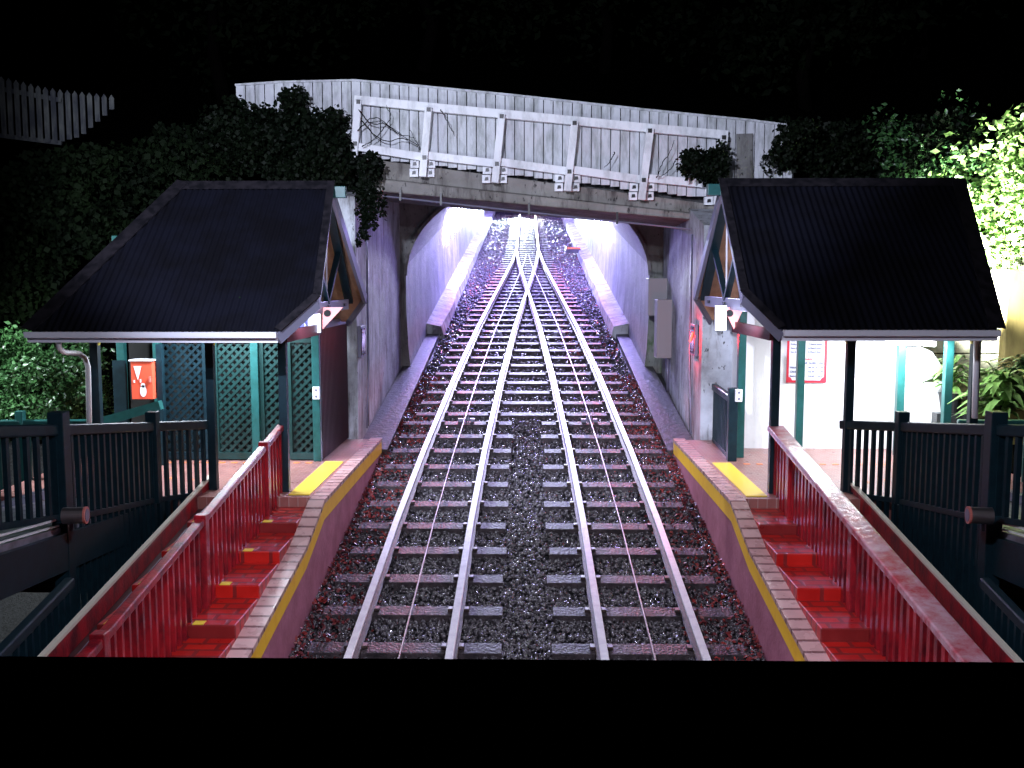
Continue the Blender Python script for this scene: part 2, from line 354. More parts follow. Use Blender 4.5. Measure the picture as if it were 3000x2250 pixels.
n2 = 6500; P2 = np.stack([(2.42-.75*rng.uniform(0, 1, n2)**1.8)*rng.choice([-1, 1], n2), rng.uniform(7, 22, n2), np.zeros(n2)], 1)  # denser side leaves, added to carry the passing car's red tint
P = np.concatenate([P, P2]); P[:, 2] = T*P[:, 1]-.17
o = leaves('fallen_leaves', P, .06, 'leaf_dead', droop=0); tag(o, 'reddish fallen leaves scattered over the ballast beside the rails, many added for the red tint of the passing car', 'fallen leaves', kind='stuff')
# ================================================================== TRACKS
CY = [2, 9, 13, 16, 21.3, 26.8, 32, 37, 41, 45]; CX = [1.27, 1.27, 1.25, 1.2, 1.05, .84, .58, .32, .13, 0.02]
def cx(y): return float(np.interp(y, CY, CX))
def rail(path, parent):
    prof = [(-.065,-.15,1),(-.065,-.138,1),(-.01,-.125,1),(-.01,-.045,1),(-.042,-.032,1),(-.042,-.006,0),(-.036,0,0),(.036,0,0),(.042,-.006,0),(.042,-.032,1),(.01,-.045,1),(.01,-.125,1),(.065,-.138,1),(.065,-.15,1)]
    mb = MB(); k = len(prof)
    for (x, y) in path:
        z = T*y
        for (a, b, _) in prof: mb.v.append((x+a, y, z+b))
    for i in range(len(path)-1):
        for j in range(k):
            a = i*k+j; b = i*k+(j+1) % k; mb.f.append((a, b, b+k, a+k)); mb.m.append(0 if 4 <= j <= 8 else 1)
    return mb.build('rail', ['rail_steel', 'rail_side'], parent)
def sleeper(y, x0, x1, railx, parent):
    mb = MB(); jx = random.uniform(-.03, .03); zc = T*y-.15
    for dy in (0,): mb.hexa([(x0+jx, y-.11, zc-.12-.11*T), (x1+jx, y-.11, zc-.12-.11*T), (x1+jx, y+.11, zc-.12+.11*T), (x0+jx, y+.11, zc-.12+.11*T)],
                            [(x0+jx, y-.11, zc-.11*T), (x1+jx, y-.11, zc-.11*T), (x1+jx, y+.11, zc+.11*T), (x0+jx, y+.11, zc+.11*T)])
    for r in railx:
        for s in (-1, 1): mb.box(r+s*.09-.03, r+s*.09+.03, y-.05, y+.05, zc, zc+.035, 1)
    return bev(mb.build('sleeper', ['sleeper', 'rail_side'], parent), .006, 1)
yy = [2+.4*i for i in range(109)]
tr = {}
for s, nm, lb in ((-1, 'left', 'railway track with two bright steel rails curving in from the left platform'), (1, 'right', 'railway track with two bright steel rails curving in from the right platform')):
    tr[s] = thing('railway_track', lb, 'railway track', (s*1.27, 2, T*2), 'tracks of the passing loop')
    for g2 in (-.5, .5):
        rail([(s*cx(y)+g2, y) for y in yy if y <= (45 if g2*s > 0 else 45)], tr[s])
    y = 6.61
    while y < 18.4:
        sleeper(y, s*1.26-1.0+0.0, s*1.26+1.0, (s*cx(y)-.5, s*cx(y)+.5), tr[s]); y += .82
tt = thing('railway_track', 'single railway track with closely spaced sleepers running up through the tunnel', 'railway track', (0, 22, T*22))
y = 18.7
while y < 74:
    w = cx(y)+1.0
    sleeper(y, -w, w, (-cx(y)-.5, cx(y)+.5, cx(y)-.5, -cx(y)+.5) if y < 45 else (-.5, .5), tt); y += .82 if y < 30 else .75
for g2 in (-.5, .5): rail([(g2, y) for y in (45.2, 60, 80, 95)], tt)
for s in (-1, 1):
    cb = thing('haul_cable', 'thin steel haul cable with guide pulleys between the rails of the %s track' % ('left' if s < 0 else 'right'), 'cable', (s*1.26, 2, .3))
    mb = MB(); mb.tube([(s*(cx(y))*(1 if y < 30 else max(0.15, 1)), y, T*y-.03) for y in yy if y < 44], .0105, 6); mb.build('cable', 'chrome', cb, True)
    for y in (18.2, 26.5, 33):
        p = MB(); x = s*cx(y); disc(p, (x+.012, y, T*y-.12), (1, 0, .1), .085, .03, 20); disc(p, (x-.03, y, T*y-.12), (1, 0, .1), .11, .012, 20); disc(p, (x+.055, y, T*y-.12), (1, 0, .1), .11, .012, 20)
        p.box(x-.14, x-.05, y-.05, y+.05, T*y-.2, T*y-.1); p.box(x+.08, x+.16, y-.05, y+.05, T*y-.2, T*y-.1)
        p.build('pulley', 'grey_steel', cb, False)
# ================================================================== TUNNEL
tn = thing('tunnel', 'long arched concrete railway tunnel under the bridge, washed in violet light', 'tunnel', (0, PY, T*PY))
def section(aw=2.75, hs=1.95, b=2.1, n=28):
    pts = [(-aw+.1, -.3), (-aw+.04, .3), (-aw, hs*.6), (-aw, hs)]
    pts += [(-aw*math.cos(math.pi*i/n), hs+b*math.sin(math.pi*i/n)) for i in range(1, n)]
    return pts+[(aw, hs), (aw, hs*.6), (aw-.04, .3), (aw-.1, -.3)]
sec = section(); mb = MB(); ysn = [PY+.001, 24, 26, 29, 33, 38, 44, 52, 62, 75, 90, 110]
for y in ysn: mb.v += [(x, y, T*y+z) for x, z in sec]
k = len(sec)
for i in range(len(ysn)-1):
    for j in range(k-1):
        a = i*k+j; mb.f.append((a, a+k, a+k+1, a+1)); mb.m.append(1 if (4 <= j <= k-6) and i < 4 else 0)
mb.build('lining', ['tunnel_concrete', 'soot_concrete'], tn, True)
mb = MB(); y = 110; mb.add([(x, y, T*y+z) for x, z in sec], [tuple(range(k))]); mb.build('far_end', 'black_gap', tn)
for s in (-1, 1):                               # low kerbs along the walls
    q = MB(); yk = [26.4+.8*q for q in range(60)]+[95]
    for a, b in zip(yk[:-1], yk[1:]):
        q.hexa([(s*2.2, a, T*a-.3), (s*2.75, a, T*a-.3), (s*2.75, b, T*b-.3), (s*2.2, b, T*b-.3)], [(s*(2.27+.03*math.sin(a)), a, T*a+.07), (s*2.75, a, T*a+.16), (s*2.75, b, T*b+.16), (s*(2.27+.03*math.sin(b)), b, T*b+.07)])
    q.build('kerb', 'wall_concrete', tn)
    q = MB(); q.hexa([(s*2.35, 16.4, T*16.4-.3), (s*2.85, 16.4, T*16.4-.3), (s*2.85, 26.3, T*26.3-.3), (s*2.35, 26.3, T*26.3-.3)], [(s*2.35, 16.4, T*16.4-.12), (s*2.85, 16.4, T*16.4-.1), (s*2.85, 26.3, T*26.3-.1), (s*2.35, 26.3, T*26.3-.12)])
    q.build('gutter_channel', 'soot_concrete', tn)
# portal face: wall with the arch cut out
WZ = 7.25
pf = MB(); ring = [(x, T*PY+z) for x, z in sec]; outer = []
for x, z in ring:
    d = Vector((x, z-T*PY-1.2)); sc = min(3.35/abs(d.x) if abs(d.x) > 1e-6 else 99, (8.4-T*PY-1.2)/d.y if d.y > 1e-6 else 99)
    e = d*sc; outer.append((e.x, max(e.y+T*PY+1.2, T*PY-.4)))
k = len(ring); pf.v += [(x, PY, z) for x, z in ring]+[(x, PY, z) for x, z in outer]
for j in range(k-1): pf.f.append((j, j+1, j+1+k, j+k)); pf.m.append(0 if ring[j][0] < 0 else 1)
pf.build('portal_face', ['portal_concrete', 'moss_concrete'], tn)
mb = MB()                                       # thick arch edge
for j in range(3, k-4):
    a = Vector((ring[j][0], PY-.06, ring[j][1])); b = Vector((ring[j+1][0], PY-.06, ring[j+1][1])); mb.bar(a, b, .12, .07, (a+b)*.5-Vector((0, PY-.06, T*PY+1.9)))
mb.build('arch_ring', 'portal_concrete', tn)
# LED arches; the deepest three added to light the tunnel further up
for i, (yl, sp) in enumerate(((33, 1), (35.3, .95), (37.6, .92), (40, .9), (47, .9), (54, .9), (62, .9))):
    la = thing('light_arch', ['nearest arch of white LED dots curving over the tunnel wall', 'second arch of white LED dots from the tunnel mouth', 'third arch of white LED dots from the tunnel mouth', 'fourth arch of white LED dots from the tunnel mouth', 'fifth arch of LED dots, added deep in the tunnel to light it', 'sixth arch of LED dots, added deep in the tunnel near the cable car to light it', 'deepest arch of LED dots, added in the tunnel last before the cable car to light it'][i], 'light arch', (0, yl, T*yl), 'LED arches in the tunnel')
    mbs = MB(); md = MB(); hw, hh, hb = 2.68, 1.9, 2.02
    pts = [(-hw+.01, 1.55), (-hw, hh)]+[(-hw*math.cos(math.pi*q/40), hh+hb*math.sin(math.pi*q/40)) for q in range(1, 40)]+[(hw, hh), (hw-.01, 1.55)]
    mbs.tube([(x, yl, T*yl+z) for x, z in pts], .02, 6)
    P3 = [Vector((x*.99, yl-.03, T*yl+z)) for x, z in pts]; acc = 0; step = .085
    for a, b in zip(P3[:-1], P3[1:]):
        L = (b-a).length
        while acc < L:
            c = a+(b-a)*acc/L; md.box(c.x-.018, c.x+.018, c.y-.02, c.y+.012, c.z-.018, c.z+.018); acc += step
        acc -= L
    mbs.build('strip', 'white_paint', la); o = md.build('led_dots', 'lamp_led', la); o['kind'] = 'stuff'
    for x in (-1, 1): lamp('POINT', 'arch_glow', (x*1.9, yl-.1, T*yl+3.0), E['tunnel'], VIOLET, size=.25, parent=la)
    if yl < 41: lamp('SPOT', 'rail_gleam_light', (0, yl-.1, T*yl+3.7), E['crown'], (.72, .70, 1), (0, 13, T*13), .5, 30, .6, la)  # extra spot added under the arch crown so the rails gleam
# ------------------------------------------------------------------ retaining walls of the cutting
for s in (-1, 1):
    w = thing('retaining_wall', ('left' if s < 0 else 'right')+' stained pale concrete retaining wall beside the track under the bridge', 'wall', (s*2.85, 16.5, T*16.5), 'retaining walls of the cutting')
    mb = MB(); ya, yb = (16.5, PY) if s < 0 else (16.2, PY)
    xn = s*2.85; xb = -2.88 if s < 0 else 3.05; WT = W(1050, 575, ya).z if s < 0 else W(2080, 660, ya).z
    mb.hexa([(xn, ya, T*ya-.4), (xn+s*.5, ya, T*ya-.4), (xb+s*.6, yb, T*yb-.4), (xb, yb, T*yb-.4)], [(xn, ya, WT), (xn+s*.5, ya, WT), (xb+s*.6, yb, WZ), (xb, yb, WZ)])
    mb.build('wall_face', 'wall_concrete', w)
    # upper bastion face that steps back and curves outward
    c = MB(); pts = []
    for i in range(9):
        a = i/8; pts.append((s*(2.78+.42*math.sin(a*1.5)), 18.6+a*(PY-18.7)))
    # vertical joint lines and drain pipe
    jb = MB(); jb.box(xn-s*.012-.006, xn-s*.012+.006, ya+1.0, ya+1.015, T*ya+.1, WT-.1); jb.build('joint', 'soot_concrete', w)
    pp = MB(); x = xn-s*.05; pp.tube([(x, ya+.9, WT-.1), (x, ya+.9, T*ya+1.2), (x, ya+.7, T*ya+.6), (x, ya+.6, T*ya+.12)], .014, 6); pp.build('conduit', 'grey_steel', w, True)
# ================================================================== BRIDGE
br = thing('road_bridge', 'sloping concrete bridge with white board parapet crossing above the tracks', 'bridge', (0, 18, 6.6))
YB = 18.0
def Pm(x, y, d=0): return W(x, y, YB+d)
def lin(p, q, x): return p[1]+(q[1]-p[1])*(x-p[0])/(q[0]-p[0])
s_ = 3000/2212
bot0, bot1 = (1000*1.0, 512), (2150, 655)      # full-res pixels: girder bottom edge
topg0, topg1 = (1000, 435), (2150, 608)
low0, low1 = (1000, 478), (2150, 628)
def strip(mb, a0, a1, b0, b1, x0, x1, d0, d1, mi=0):
    p = lambda x, l0, l1, d: W(x, lin(l0, l1, x), YB+d)
    mb.hexa([p(x0,b0,b1,d0), p(x1,b0,b1,d0), p(x1,b0,b1,d0)+Vector((0,d1-d0,0)), p(x0,b0,b1,d0)+Vector((0,d1-d0,0))],
            [p(x0,a0,a1,d0), p(x1,a0,a1,d0), p(x1,a0,a1,d0)+Vector((0,d1-d0,0)), p(x0,a0,a1,d0)+Vector((0,d1-d0,0))], mi)
BT0, BT1 = (1089, 466), (2100, 600)            # recess bottom / girder top
GM0, GM1 = (1100, 522), (2100, 632)            # ledge line
GB0, GB1 = (1100, 560), (2100, 650)            # bottom edge
mb = MB(); strip(mb, BT0, BT1, GM0, GM1, 1040, 2125, .12, 2.6); o = mb.build('girder', 'beam_concrete', br); bev(o, .015)
mb = MB(); strip(mb, GM0, GM1, GB0, GB1, 1085, 2110, 0.02, 2.6); o = mb.build('girder_ledge', 'beam_concrete', br); bev(o, .03)
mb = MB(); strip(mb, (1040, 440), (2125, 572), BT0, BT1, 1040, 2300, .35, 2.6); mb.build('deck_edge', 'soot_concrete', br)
# board fence: posts lean with the deck slope
FR = [((1050, 292), (1036, 470)), ((1256, 314), (1238, 518)), ((1470, 334), (1450, 536)), ((1684, 354), (1662, 560)), ((1905, 376), (1879, 586)), ((2122, 396), (2100, 600))]
fr = 'white_paint'
for (t_, b_) in FR:
    mb = MB(); mb.bar(Pm(t_[0], t_[1], -.10), Pm(b_[0], b_[1], -.10), .13, .10, (0, 1, 0)); o = mb.build('post', fr, br); bev(o)
for i in range(5):
    a, b = FR[i], FR[i+1]
    mb = MB(); mb.bar(Pm(a[0][0]-(12 if i == 0 else 0), a[0][1]+(0), -.035), Pm(b[0][0]+(10 if i == 4 else 0), b[0][1], -.035), .09, .15, (0, 0, 1)); bev(mb.build('top_rail', fr, br))
    fa = .70 if i else .78
    pa = (a[0][0]+(a[1][0]-a[0][0])*fa, a[0][1]+(a[1][1]-a[0][1])*fa-(2)); pb = (b[0][0]+(b[1][0]-b[0][0])*.72, b[0][1]+(b[1][1]-b[0][1])*.72)
    mb = MB(); mb.bar(Pm(pa[0], pa[1], -.035), Pm(pb[0], pb[1], -.035), .06, .14, (0, 0, 1)); bev(mb.build('lower_rail', fr, br))
for i, (t_, b_) in enumerate(FR):              # bolt plates at the foot of the posts and bolt heads on them
    for dx in (-24, 24):
        for dy in (8, 34):
            if i == 0: continue
            m1, m2 = MB(), MB(); c = Pm(b_[0]+dx+(-dy+20)*.08, b_[1]-45+dy, .06); m1.box(c.x-.075, c.x+.075, c.y-.04, c.y+.06, c.z-.07, c.z+.07)
            m2.prism([(c.x-.03, c.y-.041, c.z-.03), (c.x+.04, c.y-.041, c.z-.02), (c.x+.03, c.y-.041, c.z+.035), (c.x-.02, c.y-.041, c.z+.03)], (0, -.02, 0))
            pt = m1.build('anchor_plate', fr, br); m2.build('anchor_bolt', 'bolt', pt)
    m3 = MB()
    for (q) in (0.03, .72):
        c = Pm(t_[0]+(b_[0]-t_[0])*q, t_[1]+(b_[1]-t_[1])*q, -.17); m3.box(c.x-.035, c.x+.035, c.y, c.y+.03, c.z-.035, c.z+.035)
    m3.build('bolt_head', 'bolt', br)
pl = MB(); x = 690.0; topc = [(690, 252), (820, 243), (1040, 238), (1180, 250), (1500, 281), (1900, 325), (2200, 355), (2330, 372)]
def tpy(x): return float(np.interp(x, [q[0] for q in topc], [q[1] for q in topc]))
def bpy_(x): return float(np.interp(x, [690, 900, 1040, 1089, 2100, 2330], [400, 420, 440, 460, 578, 610]))
while x < 2325:
    w = 28.2; xa, xb = x+1.3, x+w-1.3; j = random.uniform(-2, 2)
    a = W(xa, tpy(xa)+j*.3, YB+.06); b = W(xb, tpy(xb)+j*.3, YB+.06); zb = W(xa, bpy_(xa)+random.uniform(-3, 3)+6, YB+.06).z
    pl.hexa([(a.x, YB+.06, zb), (b.x, YB+.06, zb), (b.x, YB+.09, zb), (a.x, YB+.09, zb)], [(a.x, YB+.06, a.z), (b.x, YB+.06, b.z), (b.x, YB+.09, b.z), (a.x, YB+.09, a.z)])
    x += w
pl.build('boards', 'plank_paint', br)
cp = MB(); q = [W(x, tpy(x)-2, YB+.07) for x in (690, 820, 1040, 1180, 1500, 1900, 2200, 2325)]
for a, b in zip(q[:-1], q[1:]): cp.bar(a, b, .09, .035)
cp.build('capping', 'plank_paint', br)
bk = MB(); bk.add([W(690, 262, YB+.13), W(2325, 380, YB+.13), W(2325, 600, YB+.13), W(1040, 452, YB+.13), W(690, 410, YB+.13)], [(0, 1, 2, 3, 4)]); bk.build('board_backing', 'black_gap', br)
dk = MB(); dk.bar(W(2181, 392, YB+.02), W(2181, 530, YB+.02), .28, .05, (0, 1, 0)); dk.build('end_post', 'portal_concrete', br)
# cable pipe under the girder
pp = MB(); P0, P1 = W(1120, 574, 17.9), W(2105, 680, 17.9)
HG = []; pp.tube([P0, P0+(P1-P0)*.5+Vector((0, 0, -.01)), P1], .016, 8)
for x in (1173, 1292, 1550, 1808, 2042):
    q = (x-1120)/(2105-1120); c = P0+(P1-P0)*q; HG.append(c.copy())
cdt = pp.build('cable_conduit', 'grey_steel'); 
for c in HG:
    CL = MB(); CL.box(c.x-.018, c.x+.018, c.y-.02, c.y+.02, c.z-.05, c.z+.16); CL.build('hanger', 'bolt', cdt)
tag(cdt, 'thin grey conduit hung along the underside edge of the bridge', 'conduit')
# ================================================================== PLATFORMS, STEPS, SHELTERS (both sides)
LZ = 2.43; XE = 2.43; XB = 3.05; XS = 3.86; XK = 4.05
def ez(y): return T*y+.60                       # top of the sloping platform edge
SIDE = {-1: 'left', 1: 'right'}
YK = 11.75
for s in (-1, 1):
    sd = SIDE[s]
    # --- landing
    ld = thing('platform_landing', 'level brick paved landing with yellow tactile strip on the %s side' % sd, 'platform', (s*3, 14, LZ), 'platform landings')
    mb = MB(); xo = 6.6
    mb.box(min(s*(XE+.02), s*xo), max(s*(XE+.02), s*xo), YK, 16.2, LZ-1.2, LZ); mb.build('paving', 'paver', ld)
    mb = MB(); mb.box(*sorted((s*2.66, s*2.92)), YK+.12, 14.1, LZ+.002, LZ+.012); mb.build('tactile_strip', 'yellow_tactile', ld)
    mb = MB()
    for i in range(16): mb.box(*sorted((s*2.50, s*2.62)), YK+.2+i*.15, YK+.27+i*.15, LZ+.002, LZ+.006)
    for i in range(14): mb.box(*sorted((s*(3.1+i*.18), s*(3.19+i*.18))), 14.0, 14.07, LZ+.002, LZ+.006)
    for i in range(9): mb.box(*sorted((s*(3.2+i*.3), s*(3.26+i*.3))), 12.6+.12*(i % 3), 12.7+.12*(i % 3), LZ+.002, LZ+.006)
    mb.build('orange_bricks', 'orange_paver', ld)
    # --- edge wall : coping, yellow band, mauve face
    ed = thing('platform_edge', 'sloping brick coped platform edge with yellow band along the %s track' % sd, 'platform edge', (s*XE, 10, 2), 'platform edges')
    prof = [(2.0, ez(2)), (6, ez(6)), (10.6, ez(10.6)+.02), (YK-.15, LZ+.01), (16.3, LZ+.01)]
    c, yb, mw = MB(), MB(), MB()
    for (ya, za), (yb_, zb) in zip(prof[:-1], prof[1:]):
        def bx(mb, x0, x1, t, u, o=0):
            x0, x1 = s*x0, s*x1
            mb.hexa([(x0, ya, za-u), (x1, ya, za-u), (x1, yb_, zb-u), (x0, yb_, zb-u)], [(x0, ya, za-t), (x1, ya, za-t), (x1, yb_, zb-t), (x0, yb_, zb-t)])
        bx(c, XE-.012, XE+.18, 0, .05); bx(yb, XE, XE+.1, .052, .25); bx(mw, XE+.008, XE+.12, .25, 1.3)
    c.build('coping', 'coping', ed); yb.build('yellow_band', 'yellow_paint', ed); mw.build('face', 'mauve_wall', ed)
    # --- steps
    st = thing('station_steps', 'long shallow brick red steps, deepened by the red streak of the passing car, with yellow nosing marks going down the %s side' % sd, 'steps', (s*3.2, 11, 2), 'flights of station steps')
    y = YK; z = LZ; i = 0
    while y > 3.0:
        z -= .115; i += 1; y2 = y-.80
        mb = MB(); mb.box(*sorted((s*(XE+.18), s*XS)), y2, y, z-.6, z); bev(mb.build('step', 'steps_streak_red', st), .01)
        nb = MB()
        for xx in ((3.80, 3.72), (3.62, 3.50), (3.36, 3.28), (3.22, 3.15), (3.0, 2.9)) if s < 0 else ((3.6, 3.52), (3.42, 3.36)):
            nb.box(*sorted((s*xx[0], s*xx[1])), y2+.005, y2+.10, z+.002, z+.008)
        nb.build('nosing', 'yellow_tactile', st); y = y2
    # --- dark stringer, with an added board shaped as the passing car's streak
    kb = thing('streak_board', 'stringer with an added board shaped as the red and white car streak along the outer side of the %s steps' % sd, 'board', (s*XK, 9, 2), 'stringers with car streak boards')
    y0, y1 = 3.0, 12.4
    def slab(mb, x0, x1, h0, h1):
        mb.hexa([(s*x0, y0, T*y0+h0), (s*x1, y0, T*y0+h0), (s*x1, y1, T*y1+h0), (s*x0, y1, T*y1+h0)], [(s*x0, y0, T*y0+h1), (s*x1, y0, T*y0+h1), (s*x1, y1, T*y1+h1), (s*x0, y1, T*y1+h1)])
    mb = MB(); slab(mb, 4.00, 4.06, -.2, .80); mb.build('board', 'car_streak_red', kb)
    mb = MB(); slab(mb, 3.992, 4.045, .80, .83); mb.build('streak_edge', 'cream_paint', kb)
    mb = MB(); slab(mb, 3.88, 3.998, -.2, .60); mb.build('base', 'dark_board', kb)
    mb = MB(); slab(mb, 3.86, 3.90, .602, .64); mb.build('base_trim', 'grey_steel', kb)
    # --- inner balustrade along the steps
    bl = thing('balustrade', 'timber handrail with thin upright balusters, coloured with the red streak of the passing car, down the middle of the %s steps' % sd, 'balustrade', (s*XB, 10, 2), 'balustrades on the steps')
    ztop = lambda y: T*y+.56+.95; zb_ = lambda y: T*y+.56+.06
    for y in ((11.3, 9.05, 6.8, 4.6)):
        if y < 12:
            mb = MB(); mb.box(s*XB-.055, s*XB+.055, y-.055, y+.055, T*y+.2, ztop(y)+(.06 if s < 0 else .01)); bev(mb.build('post', 'car_streak_red', bl), .008)
    wr = .20 if s > 0 else .09
    mb = MB(); mb.bar((s*XB, 3.2, ztop(3.2)), (s*XB, 12.1, ztop(12.1)), wr, .07); bev(mb.build('handrail', 'sheen_rail' if s > 0 else 'car_streak_red', bl), .015, 3)
    mb = MB(); mb.bar((s*XB, 3.2, zb_(3.2)), (s*XB, 12.1, zb_(12.1)), .05, .05); mb.build('bottom_rail', 'car_streak_red', bl)
    y = 3.5
    while y < 12.05:
        if min(abs(y-q) for q in (11.3, 9.05, 6.8, 4.6)) > .07:
            mb = MB(); mb.box(s*XB-.022, s*XB+.022, y-(.02 if s < 0 else .03), y+(.02 if s < 0 else .03), zb_(y), ztop(y)-.03); mb.build('baluster', 'car_streak_red', bl)
        y += .135
# ---- generic fence
def fence(name, label, group, pts, postidx, m_near, hb, sk=None, rail_w=.09, rail_h=.11, post=.13, pitch=.125, mp=None, extra=.12, postdrop=.0, cat='fence', lrail=True):
    """pts: list of (x,y,ztop); hb: height of the fence; sk: z of the lower end of long balusters"""
    t = thing(name, label, cat, (pts[0][0], pts[0][1], pts[0][2]-hb), group)
    for i, (x, y, z) in enumerate(pts):
        if i in postidx:
            mb = MB(); mb.box(x-post/2, x+post/2, y-post/2, y+post/2, z-hb-postdrop, z+extra); bev(mb.build('post', mp or m_near, t), .008)
    for a, b in zip(pts[:-1], pts[1:]):
        a = Vector(a); b = Vector(b); dz = Vector((0, 0, 1))
        mb = MB(); mb.bar(a-dz*rail_h/2, b-dz*rail_h/2, rail_w, rail_h); bev(mb.build('top_rail', m_near, t), .02, 3)
        if lrail: mb = MB(); mb.bar(a-dz*(hb-.03), b-dz*(hb-.03), .05, .06); bev(mb.build('bottom_rail', m_near, t), .006)
        L = (b-a).length; n = max(1, int(L/pitch)); d = (b-a).normalized()
        for k in range(n):
            c = a+(b-a)*((k+.5)/n); zl = (sk if sk is not None else c.z-hb+.03)
            mb = MB(); mb.bar((c.x, c.y, zl), (c.x, c.y, c.z-rail_h+.01), .045, .04, (d.x, d.y, 0)); mb.build('baluster', m_near, t)
    return t
for s in (-1, 1):
    sd = SIDE[s]
    mir = lambda px: px if s < 0 else 3090-px
    A_ = W(mir(447), 1236, 11.3); B_ = W(mir(172), 1243, 9.2); C_ = W(mir(624), 1231, 12.3); D_ = W(mir(-140), 1248, 7.9)
    fence('ramp_fence', 'dark green ramp fence with long balusters, between the %s shelter post and the spotlight post' % sd, 'dark fences beside the ramps',
          [tuple(C_), tuple(A_), tuple(B_)], (1,), 'green_paint', .95, sk=1.1)
    fence('ramp_fence', 'dark green ramp fence nearest the camera on the far %s, ending at the spotlight post' % sd, 'dark fences beside the ramps',
          [tuple(B_), tuple(D_)], (0,), 'green_paint', .92, postdrop=1.6, post=.15)
    # ramp deck behind the fence
    rp = thing('ramp', 'grey boarded ramp rising behind the dark fence on the %s' % sd, 'ramp', (s*5, 10, 2.5), 'boarded ramps')
    mb = MB(); nb = 9
    for i in range(nb):
        x0 = 4.42+i*.17; mb.hexa([(s*x0, 6.2, 3.03-.06), (s*(x0+.155), 6.2, 2.97), (s*(x0+.155), 11.7, LZ-.06), (s*x0, 11.7, LZ-.06)], [(s*x0, 6.2, 3.03), (s*(x0+.155), 6.2, 3.03), (s*(x0+.155), 11.7, LZ), (s*x0, 11.7, LZ)])
    mb.build('boards', 'boardwalk', rp)
    mb = MB(); mb.hexa([(s*4.36, 6.2, 2.55), (s*4.42, 6.2, 2.55), (s*4.42, 11.7, LZ-.35), (s*4.36, 11.7, LZ-.35)], [(s*4.36, 6.2, 2.95), (s*4.42, 6.2, 2.95), (s*4.42, 11.7, LZ-.03), (s*4.36, 11.7, LZ-.03)]); mb.build('edge_beam', 'green_paint', rp)
    mb = MB()
    for zz in (.02, .08): mb.bar((s*4.44, 6.2, 3.03+zz), (s*4.44, 11.7, LZ+zz), .02, .018)
    mb.build('edge_strip', 'white_paint', rp)
    # back fence of the ramp
    b0 = W(mir(-120), 1232, 12.6); b1 = W(mir(60), 1230, 12.8); b2 = W(mir(285), 1229, 13.0)
    t = fence('back_fence', 'lit teal fence behind the ramp on the far %s' % sd, 'teal fences behind the ramps', [tuple(b0), tuple(b1), tuple(b2)], (1,), 'teal_paint', .95, rail_w=.1, rail_h=.1, post=.1, pitch=.16)
    if s < 0:
        mb = MB(); mb.bar(W(301, 1235, 13.0), W(472, 1186, 12.9), .1, .12); mb.build('sloping_rail', 'teal_paint', t)
    kbm = MB(); kbm.bar((s*6.35, 8, LZ+.1), (s*5.4, 13.2, LZ+.1), .12, .10); tag(kbm.build('kerb_board', 'grey_steel'), 'pale kerb board edging the ramp behind the dark fence on the %s' % sd, 'kerb board', 'kerb boards of the ramps')
    # outer descending hand rail bottom corner
    e0 = W(mir(205), 1690, 8.9); e1 = W(mir(-60), 1960, 7.2)
    fence('stair_fence', 'dark green handrail sloping down out of the bottom %s corner' % sd, 'sloping corner handrails', [tuple(e0), tuple(e1)], (), 'green_paint', .95, rail_w=.1, rail_h=.1)
    # cylinder spotlight on the post
    sp = thing('spotlight', 'steel cylinder spotlight with reddish rim fixed to the dark fence post on the %s' % sd, 'spotlight', tuple(W(mir(225), 1505, 8.9)), 'cylinder spotlights')
    c = W(mir(225), 1510, 8.85); dr = Vector((-s*1.0, .12, 0)).normalized()
    mb = MB(); mb.tube([c-dr*.12, c+dr*.07], .075, 24); mb.build('housing', 'chrome', sp, False)
    mb = MB(); mb.tube([c+dr*.0702, c+dr*.09], .08, 24); mb.build('rim', 'bracket_red', sp); mb = MB(); mb.tube([c+dr*.0905, c+dr*.095], .058, 24); mb.build('lens', 'grey_steel', sp)
    mb = MB(); mb.bar(c-dr*.05+Vector((0, 0, -.07)), c-dr*.1+Vector((0, .1, -.16)), .03, .02); mb.build('bracket', 'grey_steel', sp)
# ---- shelters
def roofplane(Ye, ze, Yr, zr):
    b = (zr-ze)/(Yr-Ye); return ze-b*Ye, b
def corr_roof(poly, a, b, m, parent, name='roof_sheet', pitch=.083, amp=.011):
    """corrugated sheet in plane z=a+b*y, outline poly [(x,y)] convex"""
    nrm = Vector((0, -b, 1)).normalized(); xs = [p[0] for p in poly]; x = min(xs)+1e-4; step = pitch/6; mb = MB(); n = 0
    def span(x):
        ys = []
        for (p, q) in zip(poly, poly[1:]+poly[:1]):
            if (p[0]-x)*(q[0]-x) <= 0 and abs(p[0]-q[0]) > 1e-9: ys.append(p[1]+(q[1]-p[1])*(x-p[0])/(q[0]-p[0]))
        return (min(ys), max(ys)) if ys else None
    cols = []
    while x < max(xs)-1e-4:
        sp = span(x)
        if sp: cols.append((x, sp))
        x += step
    for (x, (ya, yb)) in cols:
        o = nrm*amp*math.sin(2*math.pi*x/pitch)
        mb.v.append(tuple(Vector((x, ya, a+b*ya))+o)); mb.v.append(tuple(Vector((x, yb, a+b*yb))+o))
    for i in range(len(cols)-1): mb.f.append((2*i, 2*i+2, 2*i+3, 2*i+1)); mb.m.append(0)
    return mb.build(name, m, parent, True)
